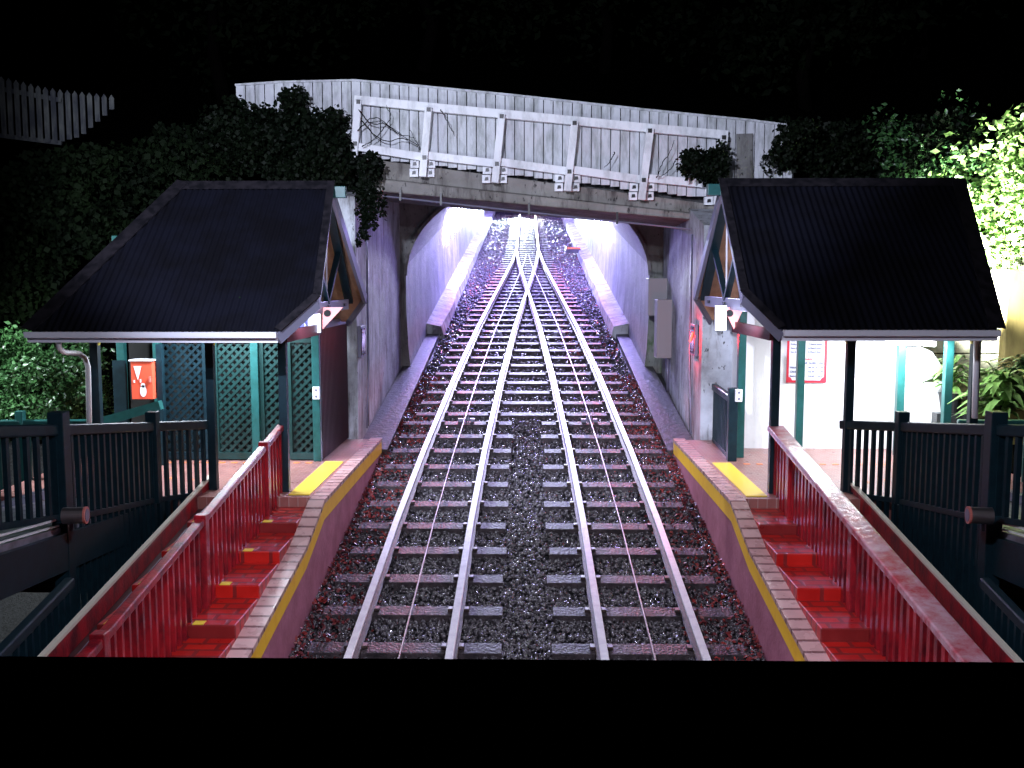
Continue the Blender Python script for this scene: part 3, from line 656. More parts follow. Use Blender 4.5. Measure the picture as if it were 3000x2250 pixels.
def lattice(x0, x1, z0, z1, y, m, parent, pitch=.125, w=.038):
    mb = MB()
    for sg, yo in ((1, 0), (-1, .014)):
        c = (z0-x1 if sg > 0 else z0+x0)-.0
        cmax = (z1-x0) if sg > 0 else (z1+x1)
        while c < cmax:                          # line z = sg*x + c
            pts = []
            for xx in (x0, x1):
                z = sg*xx+c
                if z0 <= z <= z1: pts.append((xx, z))
            for zz in (z0, z1):
                xx = (zz-c)/sg
                if x0 < xx < x1: pts.append((xx, zz))
            if len(pts) >= 2:
                pts = sorted(pts)[:1]+sorted(pts)[-1:]
                if abs(pts[0][0]-pts[1][0]) > .02: mb.bar((pts[0][0], y+yo, pts[0][1]), (pts[1][0], y+yo, pts[1][1]), w, .012, (0, 1, 0))
            c += pitch
    return mb.build('lattice', m, parent)
for s in (-1, 1):
    sd = SIDE[s]; mir = lambda px: px if s < 0 else 3090-px
    sh = thing('station_shelter', 'open station shelter with dark corrugated roof on the %s platform' % sd, 'shelter', (s*4.2, 13.4, LZ), 'station shelters')
    Ye, Yr = 11.3, 13.5
    if s < 0: EL, ER, RL, RR, KK = (81, 973), (814, 968), (536, 536), (970, 536), (929, 868)
    else: EL, ER, RL, RR, KK = (2922, 964), (2292, 966), (2807, 529), (2116, 527), (2181, 856)
    el, er, rl, rr = W(*EL, Ye), W(*ER, Ye), W(*RL, Yr), W(*RR, Yr)
    ze, zr = (el.z+er.z)/2, (rl.z+rr.z)/2; a, b = roofplane(Ye, ze, Yr, zr); kk = WP(*KK, a, b)
    poly = [(el.x, Ye), (er.x, Ye), (kk.x, kk.y), (rr.x, Yr), (rl.x, Yr)]
    corr_roof(poly, a, b, 'roof_iron', sh)
    Yb = 2*Yr-Ye; polyb = [(x, 2*Yr-y) for x, y in poly]; a2, b2 = zr+b*Yr, -b
    corr_roof(polyb, a2, b2, 'roof_iron', sh)
    if s < 0:                                   # hip end
        mb = MB(); mb.add([(el.x, Ye, ze), (el.x, Yb, ze), (rl.x, Yr, zr)], [(0, 1, 2)]); mb.build('hip_end', 'roof_iron', sh)
    # timber lining under both slopes
    mb = MB()
    for (pl2, aa, bb) in ((poly, a, b), (polyb, a2, b2)):
        pts = [(x*.999, y, aa+bb*y-.045) for x, y in pl2]; mb.prism(pts, (0, 0, -.02))
    mb.build('ceiling_lining', 'timber_lining', sh)
    # ridge cap, hip cap, verge cap
    mb = MB(); zc = zr+.02
    mb.prism([(rl.x, Yr-.13, zc-.13*b), (rl.x, Yr, zc+.01), (rl.x, Yr+.13, zc-.13*b), (rl.x, Yr, zc-.02)], (rr.x-rl.x, 0, 0))
    mb.build('ridge_cap', 'cap_iron', sh)
    V3 = lambda p: Vector((p[0], p[1], a+b*p[1]+.022))
    mb = MB(); mb.bar(V3((el.x, Ye)), V3((rl.x, Yr)), .18, .018, (0, -b, 1)); mb.build('hip_cap' if s < 0 else 'verge_cap', 'cap_iron', sh)
    mb = MB(); mb.bar(V3((kk.x, kk.y)), V3((rr.x, Yr)), .10, .02, (0, -b, 1)); mb.bar(V3((er.x, Ye)), V3((kk.x, kk.y)), .10, .02, (0, -b, 1)); mb.build('verge_cap', 'cap_iron', sh)
    # barge boards / fascia at the clipped corner
    for (p, q, yy_) in (((kk.x, kk.y, a+b*kk.y), (rr.x, Yr, zr), 0), ((kk.x, 2*Yr-kk.y, a+b*kk.y), (rr.x, Yr, zr), 1)):
        mb = MB(); mb.bar(Vector(p)-Vector((0, 0, .10)), Vector(q)-Vector((0, 0, .10)), .05, .14, (0, 0, 1)); mb.build('barge_board', 'grey_steel', sh)
    mb = MB(); mb.bar(Vector((er.x, Ye, ze-.09)), Vector((kk.x, kk.y, a+b*kk.y-.09)), .04, .12, (0, 0, 1)); mb.build('corner_fascia', 'grey_steel', sh)
    mb = MB(); mb.bar(Vector((er.x, Yb, ze-.09)), Vector((kk.x, 2*Yr-kk.y, a+b*kk.y-.09)), .04, .12, (0, 0, 1)); mb.build('corner_fascia', 'grey_steel', sh)
    # gutter
    mb = MB(); mb.prism([(el.x, Ye-.02, ze-.005), (el.x, Ye-.10, ze-.005), (el.x, Ye-.09, ze-.07), (el.x, Ye-.02, ze-.085)], (er.x-el.x, 0, 0)); mb.build('gutter', 'gutter_paint', sh)
    mb = MB(); mb.box(*sorted((el.x, er.x)), Ye-.018, Ye+.01, ze-.13, ze-.02); mb.build('fascia', 'gutter_paint', sh)
    # ridge beam poking out towards the track
    mb = MB(); mb.box(*sorted((rr.x+s*.3, rr.x-s*.20)), Yr-.06, Yr+.06, zr-.20, zr-.05); bev(mb.build('ridge_beam', 'teal_paint', sh))
    # truss in the open gable
    gx = rr.x+s*.07; zt = a+b*kk.y-.14; ya_, yb_ = kk.y+.08, 2*Yr-kk.y-.35
    mb = MB(); mb.box(gx-.03, gx+.03, ya_, yb_, zt-.10, zt+.05); bev(mb.build('tie_beam', 'tie_steel', sh))
    for q in (.12, .5, .88):
        yq = ya_+(yb_-ya_)*q; mt = MB(); mt.box(*sorted((gx-s*.032, gx-s*.05)), yq-.07, yq+.07, zt-.045, zt-.005); mt.build('tie_bolt', 'bolt', sh)
    ym = Yr-.1
    for (y0, z0, y1, z1) in ((ym, zt+.03, Yr-.85, a+b*(Yr-.85)-.14), (ym, zt+.03, Yr+.85, a+b*(Yr-.85)-.14)):
        mb = MB(); mb.bar((gx, y0, z0), (gx, y1, z1), .05, .08, (1, 0, 0)); mb.build('truss_strut', 'green_paint', sh)
    mb = MB(); mb.tube([(gx, ym, zt), (gx, Yr, zr-.2)], .012, 6); mb.build('tie_rod', 'gutter_paint', sh)
    for sg in (0, 1):
        mb = MB(); y0 = ya_ if not sg else yb_+.2; mb.bar((gx, y0, a+b*kk.y-.14), (gx, Yr, zr-.14), .06, .12, (1, 0, 0)); mb.build('rafter', 'green_paint', sh)
    # posts: front row, back row
    zun = lambda y: (a+b*y if y < Yr else a2+b2*y)-.07
    fp = [(288, 12.2), (622, 12.2), (833, 12.1)] if s < 0 else [(2847, 12.2), (2484, 12.2), (2267, 12.1)]
    for i, (px, y) in enumerate(fp):
        x = W(px, 1250, y).x; mb = MB(); mb.box(x-.05, x+.05, y-.05, y+.05, LZ, zun(y)); bev(mb.build('post', 'green_paint', sh), .006)
        if i < 2:
            mb = MB()
            for q in (-1, 1): mb.prism([(x+q*.052, y-.03, ze-.22), (x+q*.052, y-.03, ze+.05), (x+q*.14, y-.03, ze+.05)][::q], (0, .06, 0))
            mb.build('post_bracket', 'yellow_bracket', sh)
    bp = [(365, 14.2), (470, 14.2), (752, 14.2), (930, 14.2)] if s < 0 else [(2168, 14.6), (2340, 14.9), (2632, 14.8), (2770, 14.2)]
    for px, y in bp:
        x = W(px, 1250, y).x; mb = MB(); mb.box(x-.055, x+.055, y-.055, y+.055, LZ, max(zun(y), ze)); bev(mb.build('post', 'teal_paint', sh), .006)
    # wall plate
    x0, x1 = sorted((el.x, er.x)); mb = MB(); mb.box(x0+.1, x1-.1, 12.15, 12.25, ze-.06, ze+.06); mb.build('wall_plate', 'teal_paint', sh)
    # knee bracket with a round hole, hanging sign board
    gy = 13.0
    kbx = W(966 if s < 0 else 2140, 925, gy)
    mb = MB(); q = W(945 if s < 0 else 2180, 900, gy); r_ = W(1005 if s < 0 else 2120, 900, gy); t2 = W(945 if s < 0 else 2150, 965, gy)
    mb.prism([q, r_, t2], (0, .04, 0)); mb.build('knee_bracket', 'bracket_red', sh)
    mb = MB(); disc(mb, W(959 if s < 0 else 2138, 918, gy-.01), (0, 1, 0), .045, .02); mb.build('bracket_hole', 'black_hole', sh)
    mb = MB(); mb.bar((s*2.95, 12.0, ze-.10), (s*2.72, 13.1, ze-.05), .05, .14, (0, 0, 1)); mb.build('brace_board', 'dark_board', sh)
    hs = thing('hanging_sign', 'blank white panel hanging under the gable tie beam of the %s shelter' % sd, 'sign', tuple(W(925 if s < 0 else 2113, 935, 12.9)), 'hanging panels')
    p0, p1 = (W(902, 905, 12.9), W(940, 975, 12.9)) if s < 0 else (W(2096, 895, 12.9), W(2127, 968, 12.9))
    mb = MB(); mb.box(min(p0.x, p1.x), max(p0.x, p1.x), 12.88, 12.95, p1.z, p0.z); bev(mb.build('panel', 'white_sign', hs))
    # round bulkhead lamp
    lc = W(862 if s < 0 else 2238, 928, 11.95)
    bl = thing('bulkhead_lamp', 'round white lamp under the clipped roof corner of the %s shelter' % sd, 'lamp', tuple(lc), 'round shelter lamps')
    mb = MB(); disc(mb, lc, (-s*.3, -1, -.3), .055, .05); mb.build('diffuser', 'lamp_white' if s < 0 else 'white_sign', bl); mb = MB(); disc(mb, lc+Vector((0, .035, .01)), (-s*.3, -1, -.3), .062, .02); mb.build('rim', 'grey_steel', bl)
    # fluorescent fitting under the roof
    ft = thing('strip_light', 'bright fluorescent strip light under the roof of the %s shelter' % sd, 'lamp', (s*4.2, 13.4, ze+.25), 'fluorescent strip lights')
    mb = MB(); mb.box(s*4.2-.65, s*4.2+.65, 13.35, 13.45, ze+.24, ze+.30); mb.build('housing', 'white_paint', ft)
    mb = MB(); mb.tube([(s*4.2-.62, 13.4, ze+.215), (s*4.2+.62, 13.4, ze+.215)], .018, 10); mb.build('tube', 'lamp_white', ft)
    lamp('AREA', 'tube_light', (s*4.2, 13.4, ze+.18), E['tubeR'] if s > 0 else E['tubeL'], COOL if s < 0 else (.88, .93, 1), (s*4.2, 13.4, 0), 1.25, size_y=.1, parent=ft)
    lamp('SPOT', 'lamp_light', (lc.x-s*.15, lc.y+.1, lc.z-.05), 150, (.66, .74, 1), (s*1.5, 17.5, 4.8), .1, 140, .8, bl)
# ================================================================== LEFT SIDE DETAILS
ls = thing('lattice_screen', 'row of dark teal lattice panels closing the back of the left shelter', 'screen', (-4.5, 14.25, LZ))
def XY(px, y=14.25): return W(px, 1100, y).x
zt_ = W(500, 1003, 14.25).z
for (p0, p1, mm) in ((470, 605, 'green_paint'), (630, 745, 'lattice_paint'), (765, 830, 'lattice_paint'), (845, 925, 'lattice_paint')):
    x0, x1 = XY(p0), XY(p1); lattice(x0+.04, x1-.04, LZ+.12, zt_, 14.25, mm, ls)
    mb = MB(); mb.box(x0-.01, x0+.045, 14.21, 14.28, LZ+.02, zt_+.06); mb.box(x1-.045, x1+.01, 14.21, 14.28, LZ+.02, zt_+.06); mb.box(x0+.045, x1-.045, 14.21, 14.28, zt_, zt_+.06); mb.box(x0+.045, x1-.045, 14.21, 14.28, LZ+.02, LZ+.12)
    mb.build('frame', mm, ls)
mb = MB(); mb.box(XY(360), XY(935), 14.5, 14.55, LZ, zt_+.2); tag(mb.build('dark_backing', 'black_gap'), 'black sheet added right behind the lattice panels to darken their gaps', 'fence')  # dark sheet added so the lattice gaps read as shade
# corrugated panel along the wall
cw = thing('corrugated_fence', 'dark corrugated iron panel between the lattice screen and the concrete wall', 'fence', (-2.95, 15, LZ))
mb = MB(); n = 130
for i in range(n+1):
    y = 14.3+2.1*i/n; x = -3.0+.012*math.sin(i*1.05)-(.0); mb.v += [(x, y, LZ), (x, y, 4.35)]
for i in range(n): mb.f.append((2*i, 2*i+2, 2*i+3, 2*i+1)); mb.m.append(0)
mb.build('sheet', 'corrugated', cw, True); mb = MB(); mb.box(-3.06, -2.96, 14.3, 16.4, 4.35, 4.45); mb.build('top_rail', 'grey_steel', cw)
sw = thing('switch_box', 'small white switch box on the post beside the corrugated panel', 'switch', tuple(W(928, 1151, 14.1)))
c = W(928, 1151, 14.1); mb = MB(); mb.box(c.x-.05, c.x+.05, c.y-.05, c.y, c.z-.09, c.z+.09); bev(mb.build('case', 'white_sign', sw)); mb = MB()
for q in (-.045, .045): disc(mb, (c.x, c.y-.052, c.z+q), (0, 1, 0), .018, .01, 12)
mb.build('button', 'grey_steel', sw)
# red cabinet
c0, c1 = W(382, 1058, 13.7), W(449, 1170, 13.7)
rc = thing('emergency_cabinet', 'red emergency cabinet with white triangle and round white mark on its door', 'cabinet', (c0.x, 13.7, c1.z))
mb = MB(); mb.box(c0.x, c1.x, 13.7, 13.9, c1.z, c0.z); bev(mb.build('case', 'cabinet_red', rc), .008)
mb = MB(); mb.box(c0.x-.02, c1.x+.02, 13.68, 13.92, c0.z, c0.z+.02); mb.build('top_cover', 'white_sign', rc)
w_, h_ = c1.x-c0.x, c0.z-c1.z; PP = lambda u, v: (c0.x+w_*u, 13.694, c0.z-h_*v)
mb = MB(); mb.prism([PP(.14, .13), PP(.50, .13), PP(.32, .50)], (0, .004, 0)); mb.build('triangle_mark', 'white_sign', rc)
mb = MB(); mb.prism([tuple(Vector(PP(.55+.15*math.cos(q*.3927), .78+.155*math.sin(q*.3927)))) for q in range(16)], (0, .004, 0)); mb.prism([tuple(Vector(PP(.55+.10*math.cos(q*.3927), .63+.06*math.sin(q*.3927)))) for q in range(16)], (0, .003, 0)); mb.build('round_mark', 'white_sign', rc)
mb = MB(); mb.box(PP(.12, 0)[0], PP(.18, 0)[0], 13.69, 13.7, PP(0, .56)[2], PP(0, .5)[2]); mb.box(PP(.42, 0)[0], PP(.47, 0)[0], 13.69, 13.7, PP(0, .56)[2], PP(0, .47)[2]); mb.build('label', 'white_sign', rc)
mb = MB(); mb.box(PP(.86, 0)[0], PP(.94, 0)[0], 13.67, 13.7, PP(0, .55)[2], PP(0, .4)[2]); mb.build('handle', 'bracket_red', rc)
mb = MB(); mb.box(c0.x-.30, c0.x-.12, 13.8, 13.86, LZ, c0.z); mb.box(c1.x+.02, c1.x+.10, 13.8, 13.9, LZ, zt_); mb.build('mounting_post', 'green_paint', rc)
# wheelchair sign above the lattice
wc = thing('wheelchair_sign', 'violet blue sign with a white wheelchair symbol above the lattice screen', 'sign', tuple(W(880, 950, 14.1)))
p0, p1 = W(848, 922, 14.1), W(902, 972, 14.1); mb = MB(); mb.box(p0.x, p1.x, 14.1, 14.13, p1.z, p0.z); mb.build('panel', 'sign_blue', wc)
cc = W(880, 951, 14.09); mb = MB()
mb.tube([(cc.x+.075*math.cos(t), 14.09, cc.z+.075*math.sin(t)-.01) for t in np.linspace(R(165), R(375), 14)], .011, 6)
mb.tube([(cc.x-.005, 14.09, cc.z+.09), (cc.x, 14.09, cc.z+.03), (cc.x+.055, 14.09, cc.z+.025), (cc.x+.085, 14.09, cc.z-.05), (cc.x+.115, 14.09, cc.z-.04)], .012, 6); disc(mb, (cc.x+.02, 14.09, cc.z+.115), (0, 1, 0), .022, .012, 16)
mb.build('symbol', 'white_sign', wc)
# downpipe
dp = MB(); y = 12.0
dp.tube([W(172, 990, 11.3), W(172, 1018, 11.4), W(186, 1032, 11.7), W(232, 1036, 12), W(250, 1050, 12), W(258, 1075, 12), W(262, 1260, 12)], .032, 10)
tag(dp.build('downpipe', 'white_paint', smooth=True), 'white cranked downpipe dropping from the left end of the left gutter', 'pipe')
# ================================================================== RIGHT SIDE DETAILS
pw = thing('ticket_office', 'white plastered station building wall behind the right shelter', 'building', (4.6, 15.4, LZ))
xa, xb = 3.42, 6.05
mb = MB(); mb.box(3.35, xb, 15.4, 17.2, LZ-.5, 4.75); mb.build('wall', 'plaster', pw)
mb = MB(); mb.box(3.3, xb+.05, 15.3, 17.3, 4.75, 4.85); mb.build('roof_slab', 'grey_steel', pw)
mb = MB(); mb.box(xb-.02, xb+.03, 15.37, 15.40, LZ, 4.7); mb.build('corner_trim', 'gutter_paint', pw)
# rounded white masonry buttress at its right
bt = MB(); q0 = W(2662, 1315, 15.2); xw = q0.x; pts = []
X0, X1, X2 = W(2640, 1100, 15.0).x, W(2762, 1100, 15.0).x, W(2790, 1315, 15.0).x; zt1 = W(2700, 1018, 15.0).z
prof = [(X0, LZ-.3), (X2, LZ-.3), (X2-.03, LZ+.5), (X1+.02, LZ+1.2), (X1-.06, zt1-.22), (X1-.18, zt1-.06), (X1-.32, zt1), (X0, zt1)]
bt.prism([(x, 14.95, z) for x, z in prof], (0, .4, 0)); tag(bev(bt.build('buttress', 'plaster'), .04, 3), 'glaring white rounded masonry wall end to the right of the station building', 'wall')
hp = MB(); hp.tube([W(2592, 985, 14.4), W(2600, 996, 14.4), W(2630, 1001, 14.4), W(2680, 1003, 14.4), W(2740, 1008, 14.4)], [.03, .045, .045, .04, .04], 12)
tl = hp.build('lamp_tube', 'lamp_white', smooth=True); tag(tl, 'glowing white curved tube lamp under the right end of the shelter roof', 'lamp')
lamp('AREA', 'tube_glow', W(2660, 1015, 14.2), 110, (.85, .95, 1), W(2700, 1250, 15.5), 1.0, size_y=.1)
# poster
p0, p1 = W(2308, 962, 15.36), W(2421, 1121, 15.36)
po = thing('timetable_poster', 'red framed notice board of operating hours and fares on the white wall', 'poster', (p0.x, 15.36, p1.z))
zt2 = p0.z+.12
mb = MB(); mb.box(p0.x, p1.x, 15.375, 15.395, p1.z, zt2); mb.build('sheet', 'gutter_paint', po)
w_, h_ = p1.x-p0.x, zt2-p1.z; fb = MB(); t_ = .035
for (x0, x1, z0, z1) in ((p0.x, p0.x+t_, p1.z, zt2), (p1.x-t_, p1.x, p1.z, zt2), (p0.x+t_, p1.x-t_, p1.z, p1.z+t_), (p0.x+t_, p1.x-t_, zt2-t_, zt2)): fb.box(x0, x1, 15.362, 15.374, z0, z1)
for (cx_, sg) in ((p0.x+t_, 1), (p1.x-t_, -1)):
    fb.prism([(cx_, 15.363, p1.z+t_), (cx_+sg*.055, 15.363, p1.z+t_), (cx_+sg*.04, 15.363, p1.z+t_+.035), (cx_, 15.363, p1.z+t_+.055)][::sg], (0, .01, 0))
fb.build('frame', 'ink_red', po)
tx = lambda b_, u, v, sz, mm, al='LEFT': text(b_, sz, mm, (p0.x+w_*u, 15.371, zt2-h_*v), (1, 0, 0), po, 'lettering', al)
tx('OPERATING HOURS', .10, .20, .062, 'ink_red')
for i, (d_, a_, b_) in enumerate((('', 'OPEN', 'CLOSE'), ('Mon-Thu', '7.30am', '8.00pm'), ('Friday', '7.30am', '9.00pm'), ('Saturday', '8.30am', '9.00pm'), ('Sun & holidays', '8.30am', '7.00pm'))):
    tx(d_ or ' ', .09, .27+i*.062, .036, 'ink_blue'); tx(a_, .70, .27+i*.062, .036, 'ink_blue', 'RIGHT'); tx(b_, .87, .27+i*.062, .036, 'ink_blue', 'RIGHT')
tx('FARES', .44, .64, .045, 'ink_red')
for i, (d_, a_, b_) in enumerate((('', 'ONE WAY', 'RETURN'), ('Adult', '$6.50', '$12.00'), ('Child', '$3.50', '$6.00'), ('Senior', '$4.00', '$8.00'))):
    tx(d_ or ' ', .09, .70+i*.07, .042, 'ink_blue'); tx(a_, .70, .70+i*.07, .042, 'ink_blue', 'RIGHT'); tx(b_, .92, .70+i*.07, .042, 'ink_blue', 'RIGHT')
mb = MB(); p = W(2507, 1050, 15.38); mb.box(p.x-.03, p.x+.10, 15.37, 15.395, p.z-.28, p.z+.22); tag(mb.build('notice', 'gutter_paint'), 'pale lilac notice on the white wall beside a green post', 'notice')
# downpipe right
mb = MB(); mb.tube([W(2862, 985, 12.0), W(2856, 1225, 12.0)], .036, 12); tag(mb.build('downpipe', 'gutter_paint', smooth=True), 'straight pale lilac downpipe beside the right end post of the right shelter', 'pipe')
# electric cabinets on the right wall
for (a0, a1, yb0, lb, mm) in (((1926, 878), (1986, 1050), 20.6, 'tall grey electrical cabinet on the right retaining wall', 'cabinet_grey'), ((1900, 815), (1948, 925), 21.6, 'smaller grey box standing behind the tall cabinet at the tunnel mouth', 'cabinet_grey')):
    q0, q1 = W(*a0, yb0), W(*a1, yb0); t = thing('electrical_cabinet', lb, 'cabinet', (q0.x, yb0, q1.z), 'cabinets at the tunnel mouth')
    mb = MB(); mb.box(q0.x, q1.x+.1, yb0, yb0+.45, q1.z, q0.z); bev(mb.build('case', mm, t), .01)
    mb = MB(); mb.box(q0.x+.03, q1.x+.05, yb0-.012, yb0-.002, q1.z+.03, q0.z-.03); mb.build('door', mm, t)
    mb = MB(); mb.tube([(q0.x+.25, yb0+.1, q1.z), (q0.x+.25, yb0+.1, q1.z-.7)], .03, 8); mb.tube([(q0.x+.35, yb0+.1, q1.z), (q0.x+.35, yb0+.1, q1.z-.7)], .02, 8); mb.build('conduit', 'grey_steel', t, True)
# wall displays
for s in (-1, 1):
    q = WX(1048, 1005, -2.84) if s < 0 else WX(2072, 1010, 2.84)
    t = thing('display_case', 'dark glass display case fixed to the near end of the %s concrete wall' % SIDE[s], 'display', tuple(q), 'wall display cases')
    mb = MB(); mb.box(*sorted((s*2.85, s*2.79)), 16.55, 17.0, q.z-.25, q.z+.28); bev(mb.build('case', 'grey_steel', t))
    mb = MB(); mb.box(*sorted((s*2.788, s*2.78)), 16.59, 16.96, q.z-.21, q.z+.24); mb.build('glass', 'glass_dark', t)
    if s > 0:
        mb = MB(); mb.bar((2.772, 16.65, q.z+.14), (2.772, 16.88, q.z-.02), .02, .03, (1, 0, 0)); mb.build('red_indicator', 'lamp_red', t)
        lamp('POINT', 'red_fill_light', (2.6, 16.7, q.z+.05), 45, (1, .02, .02), size=.06, parent=t)  # extra red lamp by the indicator, added to redden rail and ballast
# short fence on right landing
f0, f1 = W(2096, 1150, 16.0), W(2150, 1200, 14.2)
fence('short_fence', 'short dark fence from the right concrete wall to the green shelter post', None, [(f0.x, 16.1, LZ+.95), (f1.x, 14.3, LZ+.95)], (1,), 'green_paint', .95)
sw = thing('switch_box', 'small white switch box on the green post at the end of the short dark fence', 'switch', tuple(W(2163, 1158, 14.2)))
c = W(2163, 1158, 14.2); mb = MB(); mb.box(c.x-.05, c.x+.05, c.y-.05, c.y, c.z-.09, c.z+.09); bev(mb.build('case', 'white_sign', sw)); mb = MB()
for q in (-.045, .045): disc(mb, (c.x, c.y-.052, c.z+q), (0, 1, 0), .018, .01, 12)
mb.build('button', 'grey_steel', sw)
# timber retaining wall, post, plants on the far right
tw = thing('timber_wall', 'floodlit stacked timber retaining wall behind the right shelter', 'wall', (7.5, 16.5, 2.4))
for i in range(9):
    mb = MB(); z0 = LZ-.2+i*.40; mb.box(6.0, 10.5, 16.6+i*.04, 16.75+i*.04, z0, z0+.385); bev(mb.build('board', 'grey_timber', tw), .02)
q = W(2975, 1000, 15.8); mb = MB(); mb.box(q.x-.22, q.x+.22, 15.7, 15.9, LZ, W(2975, 790, 15.8).z); bev(mb.build('post', 'yellow_timber', tw), .02)
# flax-like leafy plants
def arching(name, label, c, n, L, m, parentcat='plant', group=None, pot=False, w=.06):
    t = thing(name, label, parentcat, c, group); mb = MB(); c = Vector(c)
    for i in range(n):
        a = random.uniform(0, 2*math.pi); l = L*random.uniform(.6, 1.1); el = random.uniform(.5, 1.35)
        o = c+Vector((math.cos(a), math.sin(a), 0))*random.uniform(0, .25*L)+Vector((0, 0, random.uniform(0, .9)*L)); prevl = None
        side = Vector((-math.sin(a), math.cos(a), 0)); pts = []
        for k in range(6):
            tt_ = k/5; r = l*tt_*math.cos(el)*(1+.3*tt_); z = l*(math.sin(el)*tt_-.75*tt_*tt_)
            p = o+Vector((math.cos(a)*r, math.sin(a)*r, z)); ww = w*math.sin(math.pi*min(1, tt_*.85+.12))
            mb.v += [tuple(p-side*ww), tuple(p+Vector((0, 0, -.25*ww))), tuple(p+side*ww)]
        b0 = len(mb.v)-18
        for k in range(5):
            for j in (0, 1): mb.f.append((b0+k*3+j, b0+k*3+j+1, b0+k*3+j+4, b0+k*3+j+3)); mb.m.append(0)
    mb.build('leaves', m, t, True)
    if pot:
        pm = MB(); pm.tube([c+Vector((0, 0, -.30)), c+Vector((0, 0, -.02)), c+Vector((0, 0, .0))], [.13, .17, .18], 18); pm.build('pot', 'pot_black', t)
    else:
        pm = MB(); pm.tube([c+Vector((0, 0, -.5)), c+Vector((0, 0, L*.8))], .03, 6); pm.build('stem', 'bark', t)
    return t
mb = MB(); mb.box(6.15, 10.5, 13.4, 16.6, LZ-.5, LZ+.02); tag(mb.build('garden_bed', 'soil'), 'dark soil bed of leafy plants right of the right shelter', 'garden bed')
arching('leafy_plant', 'large leafy plant with long drooping leaves filling the right edge beside the downpipe', tuple(W(2935, 1215, 14.0)), 210, .62, 'leaf_bright', group='leafy plants', w=.05)
arching('leafy_plant', 'tall drooping plant cut off by the right edge of the picture', tuple(W(3010, 1190, 14.6)), 160, .7, 'leaf_green', group='leafy plants', w=.05)
arching('potted_plant', 'drooping plant in a black pot between the white buttress and the green end post', tuple(W(2785, 1150, 14.9)), 60, .48, 'leaf_bright', pot=True, w=.045)
mb = MB(); c = W(2785, 1150, 14.9); mb.box(c.x-.25, c.x+.25, 14.75, 15.1, LZ, c.z-.30); tag(mb.build('plinth', 'soot_concrete'), 'dark block under the potted plant', 'plinth')
# ================================================================== VEGETATION
tree('lit_bush', 'floodlit pale leafy bush above the timber wall at the right edge', (8.6, 17.2, 6.4), (1.7, 1.2, 1.35), (8.6, 17.3, 4.6), 110, 90, .14, 'leaf_bright', cat='bush')
tree('lit_bush', 'green bush crowning the wall just right of the right roof ridge', (7.4, 18.2, 7.0), (1.2, 1.0, 1.0), (7.4, 18.2, 5.5), 60, 70, .11, 'leaf_green', cat='bush')
tree('shrub', 'glossy green shrub behind the fence at the left edge', tuple(W(110, 1120, 14.6)), (1.05, .7, .75), tuple(W(110, 1300, 14.8)), 80, 90, .085, 'leaf_green', cat='bush')
tree('shrub', 'yellowish green shrub against the white cranked downpipe', tuple(W(238, 1150, 15.2)), (.45, .5, .75), tuple(W(238, 1300, 15.2)), 45, 80, .05, 'leaf_bright', cat='bush')
def ivy(label, pts, m='ivy_leaf', size=.085, vines=None):
    t = thing('ivy', label, 'ivy', tuple(pts[0].mean(0)), 'ivy on the bridge and walls'); leaves('leaves', np.concatenate(pts), size, m, t, .9, .6)
    for v in (vines or []):
        mb = MB(); mb.tube(v, [.011*(1-.7*q/len(v)) for q in range(len(v))], 5); mb.build('vine', 'bark', t, True)
    return t
def patch(px, py, Y, rx, ry, n, d=.25):
    c = W(px, py, Y); k = Y/F; return blob(tuple(c), (rx*k, d, ry*k), n, .1)
def pvine(pts, Y=17.8):
    P = [Vector((x, y, 0)) for x, y in pts]
    for _ in range(3):
        Q = [P[0]]
        for a, b in zip(P[:-1], P[1:]): Q += [a*.75+b*.25, a*.25+b*.75]
        P = Q+[P[-1]]
        P = [p+Vector((random.uniform(-1.6, 1.6), random.uniform(-1.6, 1.6), 0)) for p in P]
    return [W(p.x, p.y, Y) for p in P]
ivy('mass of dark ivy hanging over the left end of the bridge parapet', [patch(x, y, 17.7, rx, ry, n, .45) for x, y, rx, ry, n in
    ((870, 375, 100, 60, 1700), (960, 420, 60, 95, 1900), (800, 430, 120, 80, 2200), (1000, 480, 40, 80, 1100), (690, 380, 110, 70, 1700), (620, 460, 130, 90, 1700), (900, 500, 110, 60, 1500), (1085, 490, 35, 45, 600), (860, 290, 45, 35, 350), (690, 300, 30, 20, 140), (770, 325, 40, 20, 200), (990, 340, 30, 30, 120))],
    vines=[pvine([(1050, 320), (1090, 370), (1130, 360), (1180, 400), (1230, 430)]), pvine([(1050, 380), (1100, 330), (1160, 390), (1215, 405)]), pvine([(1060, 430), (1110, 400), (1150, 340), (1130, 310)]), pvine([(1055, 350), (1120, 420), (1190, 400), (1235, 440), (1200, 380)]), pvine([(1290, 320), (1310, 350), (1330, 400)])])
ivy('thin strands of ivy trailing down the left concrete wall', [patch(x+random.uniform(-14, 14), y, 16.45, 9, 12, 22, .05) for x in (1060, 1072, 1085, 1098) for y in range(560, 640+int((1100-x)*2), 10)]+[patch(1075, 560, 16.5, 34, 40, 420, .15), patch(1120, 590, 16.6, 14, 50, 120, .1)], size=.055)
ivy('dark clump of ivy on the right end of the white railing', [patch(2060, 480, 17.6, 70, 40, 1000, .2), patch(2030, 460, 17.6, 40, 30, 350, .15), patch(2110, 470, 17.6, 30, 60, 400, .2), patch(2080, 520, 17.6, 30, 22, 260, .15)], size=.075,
    vines=[pvine([(1925, 520), (1935, 480), (1960, 450), (1975, 410)]), pvine([(1980, 470), (1960, 500), (1930, 520)]), pvine([(1800, 445), (1790, 470), (1770, 490)])])
